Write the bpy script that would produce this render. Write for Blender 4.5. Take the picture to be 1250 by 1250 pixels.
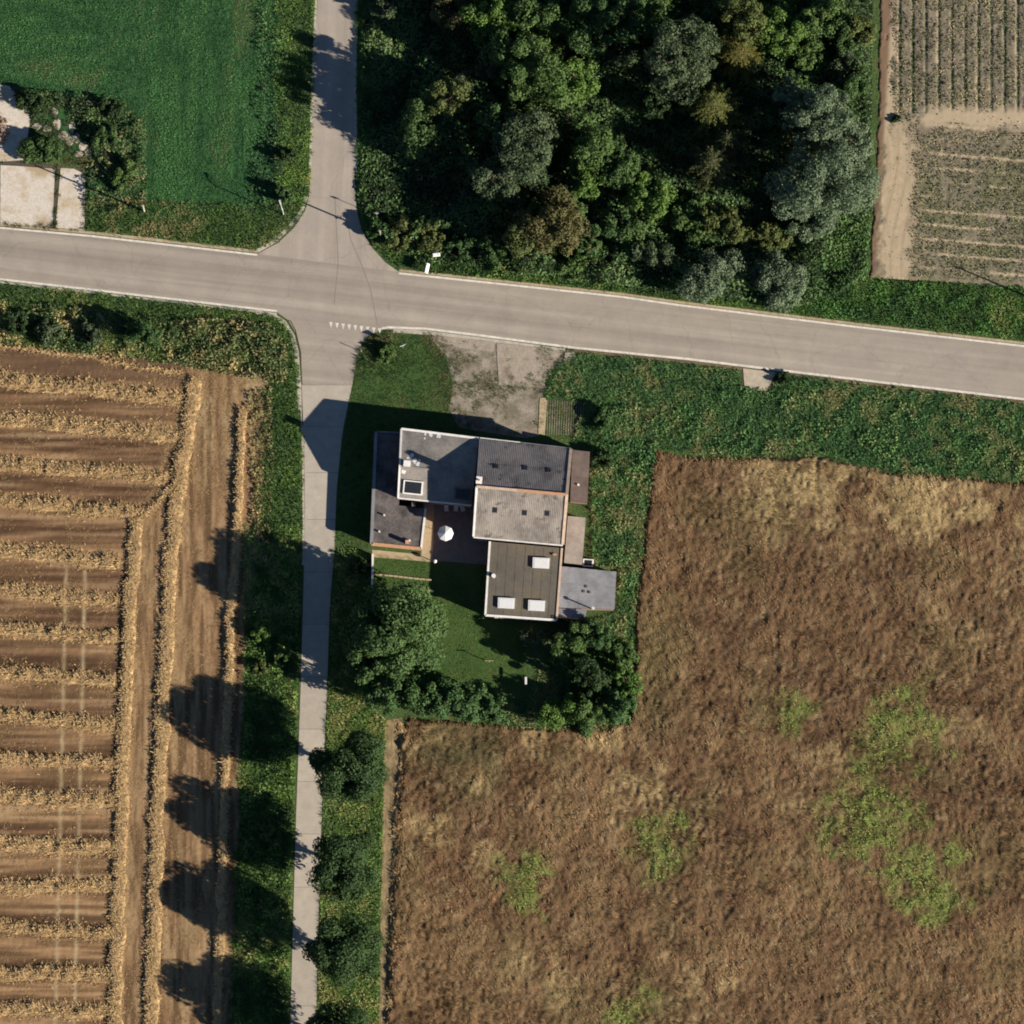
import bpy, bmesh, math, random
import numpy as np
from mathutils import Vector, Matrix

for o in list(bpy.data.objects):
    bpy.data.objects.remove(o, do_unlink=True)
SC = bpy.context.scene
COL = SC.collection
random.seed(7)

# ------------------------------------------------------------------ camera
D = 1500.0                      # high overhead view, slightly from the south
TILT = math.atan(0.10)
HALF = 62.5                     # half the ground width in view, metres
cam_data = bpy.data.cameras.new('camera')
cam = bpy.data.objects.new('camera', cam_data)
COL.objects.link(cam)
cam.location = (0, -D * math.sin(TILT), D * math.cos(TILT))
cam.rotation_euler = (TILT, 0, 0)
cam_data.sensor_width = 36
cam_data.lens = 18 / (HALF / D)
cam_data.clip_start = 10
cam_data.clip_end = 12000
SC.camera = cam

# ------------------------------------------------------------------ light
SUN_EL = math.radians(22.0)
SUN_AZ = math.radians(113.0)    # clockwise from north (+Y)
w = bpy.data.worlds.new('World')
SC.world = w
w.use_nodes = True
wn = w.node_tree.nodes
sky = wn.new('ShaderNodeTexSky')
sky.sky_type = 'NISHITA'
sky.sun_disc = False
sky.air_density = 0.75
sky.dust_density = 0.0
sky.ozone_density = 3.0
sky.altitude = 1500
sky.sun_elevation = SUN_EL
sky.sun_rotation = SUN_AZ
w.node_tree.links.new(sky.outputs[0], wn['Background'].inputs[0])
wn['Background'].inputs[1].default_value = 0.05
sd = bpy.data.lights.new('sun', 'SUN')
sd.energy = 5.0
sd.angle = math.radians(0.5)
sd.color = (1.0, 0.93, 0.82)
sun = bpy.data.objects.new('sun', sd)
COL.objects.link(sun)
to_sun = Vector((math.sin(SUN_AZ) * math.cos(SUN_EL), math.cos(SUN_AZ) * math.cos(SUN_EL), math.sin(SUN_EL)))
sun.rotation_euler = to_sun.to_track_quat('Z', 'Y').to_euler()
sun.location = (60, -30, 80)
SC.view_settings.view_transform = 'Standard'
SC.view_settings.look = 'None'
SC.view_settings.exposure = 1.15
SC.render.filter_size = 1.9
if hasattr(SC, 'cycles'):
    SC.cycles.pixel_filter_type = 'BLACKMAN_HARRIS'
    SC.cycles.filter_width = 1.9
SC.view_settings.gamma = 1
SC.view_settings.use_curve_mapping = False

# ------------------------------------------------------------------ helpers
K = HALF / D
CT, ST = math.cos(TILT), math.sin(TILT)

def P(px, py, z=0.0):
    """point at height z (metres) seen at photo pixel px, py (photo is 1250 wide)"""
    a = (px - 625) / 625 * K
    b = (625 - py) / 625 * K
    dx, dy, dz = a, ST + b * CT, -CT + b * ST
    t = (z - D * CT) / dz
    return Vector((t * dx, -D * ST + t * dy, z))

def PV(pts, z=0.0):
    return [P(x, y, z) for x, y in pts]

def PXA(x, y):
    """ground metres -> photo pixels, arrays (z = 0)"""
    rx, ry, rz = x, y + D * ST, -D * CT
    f = ry * ST - rz * CT
    u = ry * CT + rz * ST
    return 625 + 625 * (rx / f) / K, 625 - 625 * (u / f) / K

def hash2(ix, iy, seed):
    h = (ix.astype(np.int64) * 374761393 + iy.astype(np.int64) * 668265263 + seed * 974634777) & 0x7fffffff
    h = ((h ^ (h >> 13)) * 1274126177) & 0x7fffffff
    h = h ^ (h >> 16)
    return (h & 0xffffff) / float(0xffffff)

def vn(x, y, s, seed=0):
    x = np.asarray(x, float) / s; y = np.asarray(y, float) / s
    ix = np.floor(x); iy = np.floor(y)
    fx = x - ix; fy = y - iy
    fx = fx * fx * (3 - 2 * fx); fy = fy * fy * (3 - 2 * fy)
    a = hash2(ix, iy, seed); b = hash2(ix + 1, iy, seed)
    c = hash2(ix, iy + 1, seed); d = hash2(ix + 1, iy + 1, seed)
    return (a * (1 - fx) + b * fx) * (1 - fy) + (c * (1 - fx) + d * fx) * fy

def fbm(x, y, s, seed=0, oct=4):
    t = 0; amp = 1; tot = 0
    for k in range(oct):
        t = t + amp * vn(x, y, s / 2 ** k, seed + k * 17)
        tot += amp; amp *= 0.55
    return t / tot

def inpoly(px, py, poly):
    c = np.zeros(px.shape, bool)
    n = len(poly)
    for i in range(n):
        x1, y1 = poly[i]; x2, y2 = poly[i - 1]
        if y1 == y2: continue
        cond = ((y1 > py) != (y2 > py)) & (px < (x2 - x1) * (py - y1) / (y2 - y1) + x1)
        c ^= cond
    return c

def sstep(a, b, x):
    t = np.clip((x - a) / (b - a), 0, 1)
    return t * t * (3 - 2 * t)

def lerpc(c1, c2, t):
    t = np.asarray(t)[:, None]
    return np.asarray(c1)[None] * (1 - t) + np.asarray(c2)[None] * t if np.ndim(c1) == 1 else c1 * (1 - t) + np.asarray(c2) * t

def npmesh(name, V, F, col=None, mat=None, smooth=False):
    """V (n,3), F (m,k) -> mesh; col (n,3) point colours"""
    me = bpy.data.meshes.new(name)
    V = np.asarray(V, np.float32); F = np.asarray(F, np.int32)
    n, m, k = len(V), len(F), F.shape[1]
    me.vertices.add(n); me.loops.add(m * k); me.polygons.add(m)
    me.vertices.foreach_set('co', V.ravel())
    me.loops.foreach_set('vertex_index', F.ravel())
    me.polygons.foreach_set('loop_start', np.arange(0, m * k, k, dtype=np.int32))
    me.polygons.foreach_set('loop_total', np.full(m, k, np.int32))
    if smooth:
        me.polygons.foreach_set('use_smooth', np.ones(m, bool))
    me.update(calc_edges=True)
    if col is not None:
        at = me.color_attributes.new('Col', 'FLOAT_COLOR', 'POINT')
        c4 = np.ones((n, 4), np.float32); c4[:, :3] = np.clip(col, 0.002, 1)
        at.data.foreach_set('color', c4.ravel())
    if mat: me.materials.append(mat)
    return me

def link(o):
    COL.objects.link(o); return o

def thing(name, label, cat, loc=(0, 0, 0), group=None):
    o = bpy.data.objects.new(name, None)
    o.empty_display_size = 0.3
    link(o); o.location = loc
    o['label'] = label; o['category'] = cat
    if group: o['group'] = group
    return o

def tag(o, label=None, cat=None, group=None, kind=None):
    if label: o['label'] = label
    if cat: o['category'] = cat
    if group: o['group'] = group
    if kind: o['kind'] = kind
    return o

def obj(name, me, parent=None, world=True, mat=None):
    o = bpy.data.objects.new(name, me); link(o)
    if mat: me.materials.append(mat)
    if parent is not None:
        o.parent = parent
        if world and parent.type == 'EMPTY':
            o.matrix_parent_inverse = Matrix.Translation(-Vector(parent.location))
    return o

class MB:
    """collects simple solids into one mesh"""
    def __init__(s): s.v = []; s.f = []
    def add(s, vs, fs):
        b = len(s.v); s.v += [tuple(v) for v in vs]; s.f += [tuple(i + b for i in f) for f in fs]
    def prism(s, bottom, top):
        n = len(top)
        s.add(list(bottom) + list(top), [tuple(range(n, 2 * n)), tuple(range(n - 1, -1, -1))] +
              [(i, (i + 1) % n, n + (i + 1) % n, n + i) for i in range(n)])
    def box(s, c, d, rz=0):
        cx, cy, cz = c; dx, dy, dz = (d[0] / 2, d[1] / 2, d[2] / 2)
        cs, sn = math.cos(rz), math.sin(rz)
        q = [(cx + x * cs - y * sn, cy + x * sn + y * cs) for x, y in ((-dx, -dy), (dx, -dy), (dx, dy), (-dx, dy))]
        s.prism([(x, y, cz - dz) for x, y in q], [(x, y, cz + dz) for x, y in q])
    def bar(s, a, b, wd, h, up=(0, 0, 1)):
        """box from a to b, its top face at a, b"""
        a = Vector(a); b = Vector(b); d = (b - a).normalized()
        sd_ = d.cross(Vector(up)).normalized() * wd / 2
        u = sd_.cross(d).normalized() * h
        if u.z < 0: u = -u
        t = [a + sd_, a - sd_, b - sd_, b + sd_]
        s.prism([p - u for p in t], t)
    def tube(s, pts, rad, n=6):
        pts = [Vector(p) for p in pts]
        rings = []
        for i, p in enumerate(pts):
            d = (pts[min(i + 1, len(pts) - 1)] - pts[max(i - 1, 0)]).normalized()
            e = d.orthogonal().normalized() if abs(d.z) < 0.99 else Vector((1, 0, 0))
            g = d.cross(e).normalized()
            e = g.cross(d)
            r = rad[i] if hasattr(rad, '__len__') else rad
            rings.append([p + (e * math.cos(2 * math.pi * k / n) + g * math.sin(2 * math.pi * k / n)) * r for k in range(n)])
        vs = [q for r_ in rings for q in r_]
        fs = []
        for i in range(len(pts) - 1):
            for k in range(n):
                fs.append((i * n + k, i * n + (k + 1) % n, (i + 1) * n + (k + 1) % n, (i + 1) * n + k))
        fs.append(tuple(range(n - 1, -1, -1))); fs.append(tuple(range((len(pts) - 1) * n, len(pts) * n)))
        s.add(vs, fs)
    def mesh(s, name, mat=None):
        me = bpy.data.meshes.new(name)
        me.from_pydata(s.v, [], s.f)
        bm = bmesh.new(); bm.from_mesh(me)
        bmesh.ops.recalc_face_normals(bm, faces=bm.faces)
        bm.to_mesh(me); bm.free()
        me.update()
        if mat: me.materials.append(mat)
        return me

def ngon(name, pts, mat, kind='structure'):
    me = bpy.data.meshes.new(name)
    me.from_pydata([tuple(p) for p in pts], [], [tuple(range(len(pts)))])
    me.update()
    if me.polygons[0].normal.z < 0: me.flip_normals()
    me.materials.append(mat)
    o = obj(name, me)
    if kind: o['kind'] = kind
    return o

def offset_line(pts, wd):
    L, R = [], []
    for i, p in enumerate(pts):
        a = pts[max(i - 1, 0)]; b = pts[min(i + 1, len(pts) - 1)]
        d = (b - a); d.z = 0; d.normalize()
        n = Vector((-d.y, d.x, 0)) * wd / 2
        L.append(p + n); R.append(p - n)
    return L, R

def strip_mesh(name, pts, wd, mat, th=0.0):
    L, R = offset_line(pts, wd)
    vs = [tuple(v) for v in L + R]; n = len(pts)
    fs = [(i, n + i, n + i + 1, i + 1) for i in range(n - 1)]
    me = bpy.data.meshes.new(name); me.from_pydata(vs, [], fs); me.update()
    if len(me.polygons) and me.polygons[0].normal.z < 0: me.flip_normals()
    me.materials.append(mat)
    return me

# ------------------------------------------------------------------ materials
def new_mat(name):
    m = bpy.data.materials.new(name); m.use_nodes = True
    nt = m.node_tree
    return m, nt, nt.nodes['Principled BSDF']

def ramp(nt, fac, stops):
    r = nt.nodes.new('ShaderNodeValToRGB')
    el = r.color_ramp.elements
    while len(el) < len(stops): el.new(0.5)
    for e, (p, c) in zip(el, stops):
        e.position = p; e.color = (*c, 1)
    nt.links.new(fac, r.inputs[0])
    return r.outputs[0]

GEO = False
def coords(nt, scale=(1, 1, 1), rz=0, kind='Object'):
    tc = nt.nodes.new('ShaderNodeTexCoord')
    if GEO:
        tc = nt.nodes.new('ShaderNodeNewGeometry'); kind = 'Position'
    mp = nt.nodes.new('ShaderNodeMapping')
    mp.inputs['Scale'].default_value = scale
    mp.inputs['Rotation'].default_value = (0, 0, rz)
    # rotate first, then stretch
    if rz:
        mp0 = nt.nodes.new('ShaderNodeMapping'); mp0.inputs['Rotation'].default_value = (0, 0, rz)
        mp.inputs['Rotation'].default_value = (0, 0, 0)
        nt.links.new(tc.outputs[kind], mp0.inputs[0]); nt.links.new(mp0.outputs[0], mp.inputs[0])
    else:
        nt.links.new(tc.outputs[kind], mp.inputs[0])
    return mp.outputs[0]

def noise(nt, vec, scale, detail=5, rough=0.6):
    n = nt.nodes.new('ShaderNodeTexNoise')
    n.inputs['Scale'].default_value = scale; n.inputs['Detail'].default_value = detail
    n.inputs['Roughness'].default_value = rough
    nt.links.new(vec, n.inputs['Vector'])
    return n.outputs['Fac']

def mixc(nt, fac, a, b, mode='MIX'):
    n = nt.nodes.new('ShaderNodeMix'); n.data_type = 'RGBA'; n.blend_type = mode
    for i, v in ((0, fac), (6, a), (7, b)):
        if hasattr(v, 'is_linked'): nt.links.new(v, n.inputs[i])
        else: n.inputs[i].default_value = v if i == 0 else (*v, 1)
    return n.outputs[2]

def bump(nt, bsdf, h, strength=0.5, dist=0.05):
    b = nt.nodes.new('ShaderNodeBump')
    b.inputs['Strength'].default_value = strength; b.inputs['Distance'].default_value = dist
    nt.links.new(h, b.inputs['Height']); nt.links.new(b.outputs[0], bsdf.inputs['Normal'])

def mat_ground(name, stops, big=0.15, small=3.0, stretch=(1, 1, 1), rz=0, rough=0.95, bstr=0.6, bdist=0.08, fine=((0.35, 0.65), 0.35), patch=None):
    """large patches (ramp) times fine grain"""
    m, nt, b = new_mat(name)
    v0 = coords(nt); v1 = coords(nt, stretch, rz)
    c = ramp(nt, noise(nt, v0, big, 6, 0.65), stops)
    f = noise(nt, v1, small, 6, 0.7)
    (lo, hi), amt = fine
    g = ramp(nt, f, [(lo, (1 - amt,) * 3), (hi, (1 + amt,) * 3)])
    c = mixc(nt, 1.0, c, g, 'MULTIPLY')
    if patch:
        pc, ps, p0, p1 = patch
        pf = ramp(nt, noise(nt, coords(nt, (1, 1, 1.1)), ps, 6, 0.7), [(p0, (0, 0, 0)), (p1, (1, 1, 1))])
        c = mixc(nt, pf, c, pc)
    nt.links.new(c, b.inputs['Base Color'])
    b.inputs['Roughness'].default_value = rough
    b.inputs['Specular IOR Level'].default_value = 0.2
    bump(nt, b, f, bstr, bdist)
    return m

def mat_attr(name, trans=0.25, rough=0.6, spec=0.3):
    m, nt, b = new_mat(name)
    a = nt.nodes.new('ShaderNodeAttribute'); a.attribute_name = 'Col'
    nt.links.new(a.outputs['Color'], b.inputs['Base Color'])
    b.inputs['Roughness'].default_value = rough
    b.inputs['Specular IOR Level'].default_value = spec
    if trans > 0:
        t = nt.nodes.new('ShaderNodeBsdfTranslucent')
        h = nt.nodes.new('ShaderNodeHueSaturation'); h.inputs['Saturation'].default_value = 1.15; h.inputs['Value'].default_value = 1.2
        nt.links.new(a.outputs['Color'], h.inputs['Color']); nt.links.new(h.outputs[0], t.inputs[0])
        mx = nt.nodes.new('ShaderNodeMixShader'); mx.inputs[0].default_value = trans
        nt.links.new(b.outputs[0], mx.inputs[1]); nt.links.new(t.outputs[0], mx.inputs[2])
        nt.links.new(mx.outputs[0], nt.nodes['Material Output'].inputs[0])
    return m

def mat_plain(name, c, rough=0.7, var=0.25, scale=2.0, spec=0.3, metal=0.0, objvar=0.0, bstr=0.2):
    m, nt, b = new_mat(name)
    v = coords(nt)
    f = noise(nt, v, scale, 6, 0.7)
    col = ramp(nt, f, [(0.3, tuple(x * (1 - var) for x in c)), (0.7, tuple(min(1, x * (1 + var)) for x in c))])
    if objvar:
        oi = nt.nodes.new('ShaderNodeObjectInfo')
        g = ramp(nt, oi.outputs['Random'], [(0, (1 - objvar,) * 3), (1, (1 + objvar,) * 3)])
        col = mixc(nt, 1.0, col, g, 'MULTIPLY')
    nt.links.new(col, b.inputs['Base Color'])
    b.inputs['Roughness'].default_value = rough; b.inputs['Metallic'].default_value = metal
    b.inputs['Specular IOR Level'].default_value = spec
    bump(nt, b, noise(nt, v, scale * 6, 4), bstr, 0.02)
    return m

ROADROT = math.radians(6.7)
def mat_asphalt(name, c0, c1, rz, streak):
    m, nt, b = new_mat(name)
    v = coords(nt); vs = coords(nt, streak, rz)
    band = noise(nt, vs, 1.0, 4, 0.6)
    c = ramp(nt, band, [(0.3, c0), (0.7, c1)])
    fine = ramp(nt, noise(nt, v, 9, 6, 0.8), [(0.3, (0.86,) * 3), (0.7, (1.12,) * 3)])
    c = mixc(nt, 1.0, c, fine, 'MULTIPLY')
    pt = ramp(nt, noise(nt, v, 0.35, 6, 0.7), [(0.35, (0.9, 0.9, 0.92)), (0.65, (1.06, 1.05, 1.03))])
    c = mixc(nt, 1.0, c, pt, 'MULTIPLY')
    # thin cracks
    vo = nt.nodes.new('ShaderNodeTexVoronoi'); vo.feature = 'DISTANCE_TO_EDGE'; vo.inputs['Scale'].default_value = 0.22
    nw = nt.nodes.new('ShaderNodeTexNoise'); nw.inputs['Scale'].default_value = 0.8
    nt.links.new(v, nw.inputs['Vector'])
    ad = nt.nodes.new('ShaderNodeMix'); ad.data_type = 'VECTOR'; ad.inputs[0].default_value = 0.5
    nt.links.new(v, ad.inputs[4]); nt.links.new(nw.outputs['Color'], ad.inputs[5])
    nt.links.new(ad.outputs[1], vo.inputs['Vector'])
    cr = ramp(nt, vo.outputs['Distance'], [(0.0, (0.72,) * 3), (0.008, (1, 1, 1))])
    c = mixc(nt, 0.5, c, cr, 'MULTIPLY')
    nt.links.new(c, b.inputs['Base Color'])
    b.inputs['Roughness'].default_value = 0.85; b.inputs['Specular IOR Level'].default_value = 0.25
    bump(nt, b, noise(nt, v, 30, 3), 0.25, 0.01)
    return m

M_asphalt = mat_asphalt('asphalt', (0.232, 0.198, 0.16), (0.345, 0.295, 0.238), ROADROT, (0.012, 0.7, 1))
M_asphalt_n = mat_asphalt('asphalt_north', (0.27, 0.23, 0.187), (0.355, 0.30, 0.245), 0.03, (0.6, 0.02, 1))
M_paint = mat_plain('road_paint', (0.56, 0.51, 0.43), 0.7, 0.28, 1.6)
M_gutter = mat_plain('gutter_concrete', (0.38, 0.33, 0.26), 0.9, 0.25, 1.5)
M_slab = mat_plain('lane_concrete', (0.355, 0.305, 0.243), 0.9, 0.12, 0.9, objvar=0.07)
M_yard = mat_ground('yard_concrete', [(0.36, (0.36, 0.275, 0.175)), (0.5, (0.52, 0.46, 0.385)), (0.66, (0.40, 0.31, 0.2))], 0.22, 3, fine=((0.3, 0.7), 0.16), bstr=0.2, bdist=0.02)
M_joint = mat_plain('joint_soil', (0.07, 0.06, 0.04), 0.95, 0.4, 3)
M_drive = mat_ground('drive_concrete', [(0.34, (0.19, 0.15, 0.108)), (0.5, (0.31, 0.26, 0.205)), (0.66, (0.25, 0.2, 0.145))], 0.5, 5, fine=((0.3, 0.7), 0.22), bstr=0.4, bdist=0.03)
M_drive2 = mat_plain('culvert_concrete', (0.37, 0.31, 0.23), 0.9, 0.22, 1.6)
M_gravel = mat_ground('drive_gravel', [(0.34, (0.115, 0.092, 0.06)), (0.5, (0.2, 0.168, 0.128)), (0.66, (0.31, 0.26, 0.2))], 0.45, 6, fine=((0.3, 0.7), 0.35), bstr=0.6, bdist=0.05,
                      patch=((0.06, 0.08, 0.025), 0.8, 0.56, 0.66))
M_verge = mat_ground('verge_soil', [(0.3, (0.035, 0.062, 0.018)), (0.55, (0.055, 0.088, 0.026)), (0.75, (0.10, 0.10, 0.04))], 0.25, 4, bstr=1.0, bdist=0.15)
M_lawn = mat_ground('lawn_turf', [(0.3, (0.03, 0.065, 0.015)), (0.55, (0.045, 0.085, 0.02)), (0.75, (0.07, 0.085, 0.028))], 0.3, 6, bstr=0.8, bdist=0.08)
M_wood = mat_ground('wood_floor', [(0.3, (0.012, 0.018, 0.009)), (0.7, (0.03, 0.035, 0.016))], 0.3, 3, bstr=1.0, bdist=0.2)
M_ground = mat_ground('farmland', [(0.3, (0.03, 0.06, 0.015)), (0.5, (0.07, 0.075, 0.03)), (0.7, (0.13, 0.1, 0.05))], 0.006, 1.5, bstr=0.6, bdist=0.1)
M_greenf = mat_ground('green_field_soil', [(0.3, (0.02, 0.062, 0.018)), (0.6, (0.032, 0.09, 0.026)), (0.8, (0.055, 0.105, 0.034))], 0.2, 2.2, (1, 0.25, 1), 0, bstr=0.9, bdist=0.12)
M_dirt = mat_ground('pale_dirt', [(0.3, (0.26, 0.19, 0.115)), (0.55, (0.36, 0.275, 0.18)), (0.75, (0.42, 0.33, 0.225))], 0.35, 2.2, (1, 0.2, 1), 0, bstr=0.6, bdist=0.06, fine=((0.3, 0.7), 0.2))
M_dirt_edge = mat_ground('brown_dirt', [(0.3, (0.12, 0.075, 0.045)), (0.7, (0.2, 0.13, 0.08))], 0.4, 4, bstr=0.6, bdist=0.06)
M_track = mat_ground('field_track_soil', [(0.34, (0.14, 0.10, 0.05)), (0.5, (0.21, 0.15, 0.08)), (0.66, (0.27, 0.2, 0.105))], 0.5, 3, (1, 0.25, 1), bstr=0.7, bdist=0.08)
M_court_shaded = mat_plain('court_paving', (0.15, 0.14, 0.13), 0.9, 0.2, 1.5)
M_patio = mat_plain('patio', (0.36, 0.28, 0.17), 0.85, 0.2, 2)
M_leaf = mat_attr('leaf', 0.3, 0.7, 0.12)
M_grass = mat_attr('grass_blade', 0.25, 0.6, 0.2)
M_crop = mat_attr('dry_crop', 0.12, 0.85, 0.1)
M_straw = mat_attr('straw', 0.1, 0.8, 0.15)
M_soil_attr = mat_attr('soil_relief', 0.0, 0.95, 0.1)
M_bark = mat_plain('bark', (0.09, 0.07, 0.05), 0.9, 0.3, 4)
M_brick = None
def mat_brick():
    m, nt, b = new_mat('brick_wall')
    tc = nt.nodes.new('ShaderNodeTexCoord')
    sx = nt.nodes.new('ShaderNodeSeparateXYZ'); nt.links.new(tc.outputs['Object'], sx.inputs[0])
    ad = nt.nodes.new('ShaderNodeMath'); ad.operation = 'ADD'
    nt.links.new(sx.outputs[0], ad.inputs[0]); nt.links.new(sx.outputs[1], ad.inputs[1])
    cb = nt.nodes.new('ShaderNodeCombineXYZ'); nt.links.new(ad.outputs[0], cb.inputs[0]); nt.links.new(sx.outputs[2], cb.inputs[1])
    br = nt.nodes.new('ShaderNodeTexBrick')
    br.inputs['Color1'].default_value = (0.26, 0.09, 0.05, 1); br.inputs['Color2'].default_value = (0.33, 0.14, 0.08, 1)
    br.inputs['Mortar'].default_value = (0.35, 0.3, 0.25, 1); br.inputs['Scale'].default_value = 1
    br.inputs['Brick Width'].default_value = 0.22; br.inputs['Row Height'].default_value = 0.075; br.inputs['Mortar Size'].default_value = 0.008
    nt.links.new(cb.outputs[0], br.inputs['Vector'])
    nt.links.new(br.outputs['Color'], b.inputs['Base Color']); b.inputs['Roughness'].default_value = 0.9
    return m
M_brick = mat_brick()
M_white = mat_plain('white_trim', (0.66, 0.63, 0.58), 0.6, 0.18, 1.5)
GEO = True
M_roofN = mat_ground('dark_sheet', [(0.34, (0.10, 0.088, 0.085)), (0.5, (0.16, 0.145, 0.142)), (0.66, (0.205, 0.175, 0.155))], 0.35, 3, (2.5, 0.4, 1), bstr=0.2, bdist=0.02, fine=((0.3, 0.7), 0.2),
                    patch=((0.05, 0.045, 0.042), 0.55, 0.58, 0.66))  # north slope's shade put into the darker sheet colour
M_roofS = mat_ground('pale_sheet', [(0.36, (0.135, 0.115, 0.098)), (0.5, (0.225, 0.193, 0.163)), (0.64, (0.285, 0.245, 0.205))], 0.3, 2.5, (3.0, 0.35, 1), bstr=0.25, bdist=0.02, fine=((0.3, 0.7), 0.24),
                    patch=((0.10, 0.085, 0.073), 0.6, 0.54, 0.64))  # same sheeting on the sunny slope, sunlight put into the paler colour
M_sheet_grey = mat_plain('grey_sheet', (0.2, 0.195, 0.2), 0.65, 0.3, 0.7, objvar=0.08)
M_sheet_tan = mat_plain('tan_sheet', (0.2, 0.165, 0.135), 0.75, 0.3, 0.8, objvar=0.08)
M_sheet_brown = mat_plain('brown_sheet', (0.075, 0.055, 0.046), 0.8, 0.35, 0.8, objvar=0.1)
GEO = False
M_felt = mat_ground('grey_felt', [(0.34, (0.145, 0.128, 0.112)), (0.5, (0.21, 0.188, 0.167)), (0.66, (0.26, 0.225, 0.19))], 0.5, 4, bstr=0.25, bdist=0.02, fine=((0.3, 0.7), 0.15))
M_felt_dark = mat_ground('dark_felt', [(0.3, (0.085, 0.07, 0.055)), (0.55, (0.115, 0.1, 0.078)), (0.75, (0.15, 0.115, 0.065))], 0.25, 5, bstr=0.25, bdist=0.02, fine=((0.3, 0.7), 0.15))
M_felt_brown = mat_ground('brown_felt', [(0.34, (0.05, 0.043, 0.04)), (0.5, (0.092, 0.08, 0.074)), (0.68, (0.14, 0.118, 0.105))], 0.5, 4, bstr=0.3, bdist=0.02, fine=((0.3, 0.7), 0.25))
M_terracotta = mat_plain('terracotta', (0.45, 0.24, 0.13), 0.8, 0.25, 2)
M_coping_orange = mat_plain('pale_orange_coping', (0.5, 0.36, 0.26), 0.8, 0.2, 2)
M_glass = mat_plain('dark_glass', (0.02, 0.022, 0.025), 0.12, 0.2, 2, spec=0.6, bstr=0)
M_opal = mat_plain('opal_plastic', (0.6, 0.59, 0.57), 0.45, 0.07, 3, bstr=0)
M_white_lime = mat_plain('white_spill', (0.6, 0.58, 0.55), 0.9, 0.25, 5)
M_post = mat_plain('grey_post', (0.3, 0.27, 0.22), 0.8, 0.2, 3)
M_whitepost = mat_plain('white_post', (0.5, 0.5, 0.48), 0.5, 0.05, 3)
M_red = mat_plain('sign_red', (0.5, 0.03, 0.03), 0.5, 0.05, 3)
M_dark_line = mat_plain('tar', (0.205, 0.175, 0.145), 0.8, 0.15, 3)
M_rubble = mat_plain('rubble', (0.3, 0.2, 0.13), 0.9, 0.3, 4, objvar=0.25)

# ------------------------------------------------------------------ outlines (photo pixels)
NL = [(-1500, 118), (0, 277), (111, 287), (314, 310)]                               # north edge of the main road, west part
NR = [(487, 332), (620, 346), (760, 361), (830, 371), (1050, 398), (1250, 421), (2750, 600)]
SL = [(-1500, 165), (0, 342), (148, 359), (338, 381)]
SR = [(468, 402), (520, 403), (600, 413), (700, 426), (840, 440), (955, 454), (1250, 489), (2750, 668)]
NWEDGE = [(314, 310), (340, 296), (358, 279), (372, 258), (377, 240), (380, 200), (383, 100), (386, 30), (388, 0), (440, -1500)]
NEEDGE = [(487, 332), (470, 320), (453, 301), (441, 280), (435, 255), (433, 220), (432, 100), (434, 0), (486, -1500)]
SWEDGE = [(338, 381), (352, 391), (362, 408), (367, 432), (368, 470)]
SEEDGE = [(468, 402), (450, 409), (441, 420), (435, 440), (430, 470)]
LANE_L = [(368, 470), (371, 540), (372, 640), (370, 720), (367, 830), (361, 1000), (357, 1140), (354, 1250), (346, 1500)]
LANE_R = [(430, 470), (418, 530), (411, 600), (409, 660), (403, 740), (399, 850), (394, 960), (391, 1060), (388.5, 1140), (386, 1250), (378, 1500)]
ROADPOLY = NL + NWEDGE[1:] + NEEDGE[::-1] + NR[1:] + SR[::-1] + SEEDGE[1:] + SWEDGE[::-1] + SL[:-1][::-1]
LANEPOLY = LANE_L + LANE_R[::-1]
YARD = [(-300, 88), (0, 103), (12, 104), (30, 117), (38, 145), (33, 196), (68, 202), (104, 206), (104, 280), (0, 272), (-300, 240)]
DRIVE = [(520, 407), (600, 416), (702, 429), (697, 440), (672, 452), (665, 470), (662, 486), (658, 532), (640, 535), (560, 522), (548, 500), (553, 470), (545, 435)]
WOOD = [(440, -250), (1068, -250), (1062, 300), (1055, 345), (985, 376), (830, 360), (620, 335), (500, 316), (452, 275), (440, 240)]
GREENF = [(-1500, -1500), (345, -1500), (345, 0), (338, 200), (325, 262), (180, 262), (105, 240), (105, 205), (60, 170), (30, 110), (0, 100), (-300, 85), (-1500, 30)]
STUBBLE = [(-1500, 240), (0, 422), (110, 432), (218, 446), (240, 450), (325, 458), (322, 560), (303, 760), (295, 900), (288, 1050), (280, 1250), (262, 1700), (-1500, 1700)]
CROP = [(802, 550), (830, 560), (900, 563), (1000, 560), (1090, 580), (1250, 592), (1500, 620), (1500, 1500), (470, 1500), (476, 1250), (482, 1100), (489, 960), (494, 890), (500, 878), (560, 883), (640, 892),
        (740, 893), (774, 880), (780, 742), (793, 640)]
TRF = [(1078, -400), (2600, -400), (2600, 420), (1250, 350), (1110, 340), (1062, 338), (1068, 250), (1074, 120)]
HOUSEPOLY = [(452, 524), (722, 548), (722, 690), (754, 697), (752, 746), (718, 760), (590, 756), (590, 660), (520, 680), (450, 672)]
LAWN = [(455, 680), (530, 683), (592, 755), (605, 790), (600, 845), (520, 825), (455, 790)]

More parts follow.
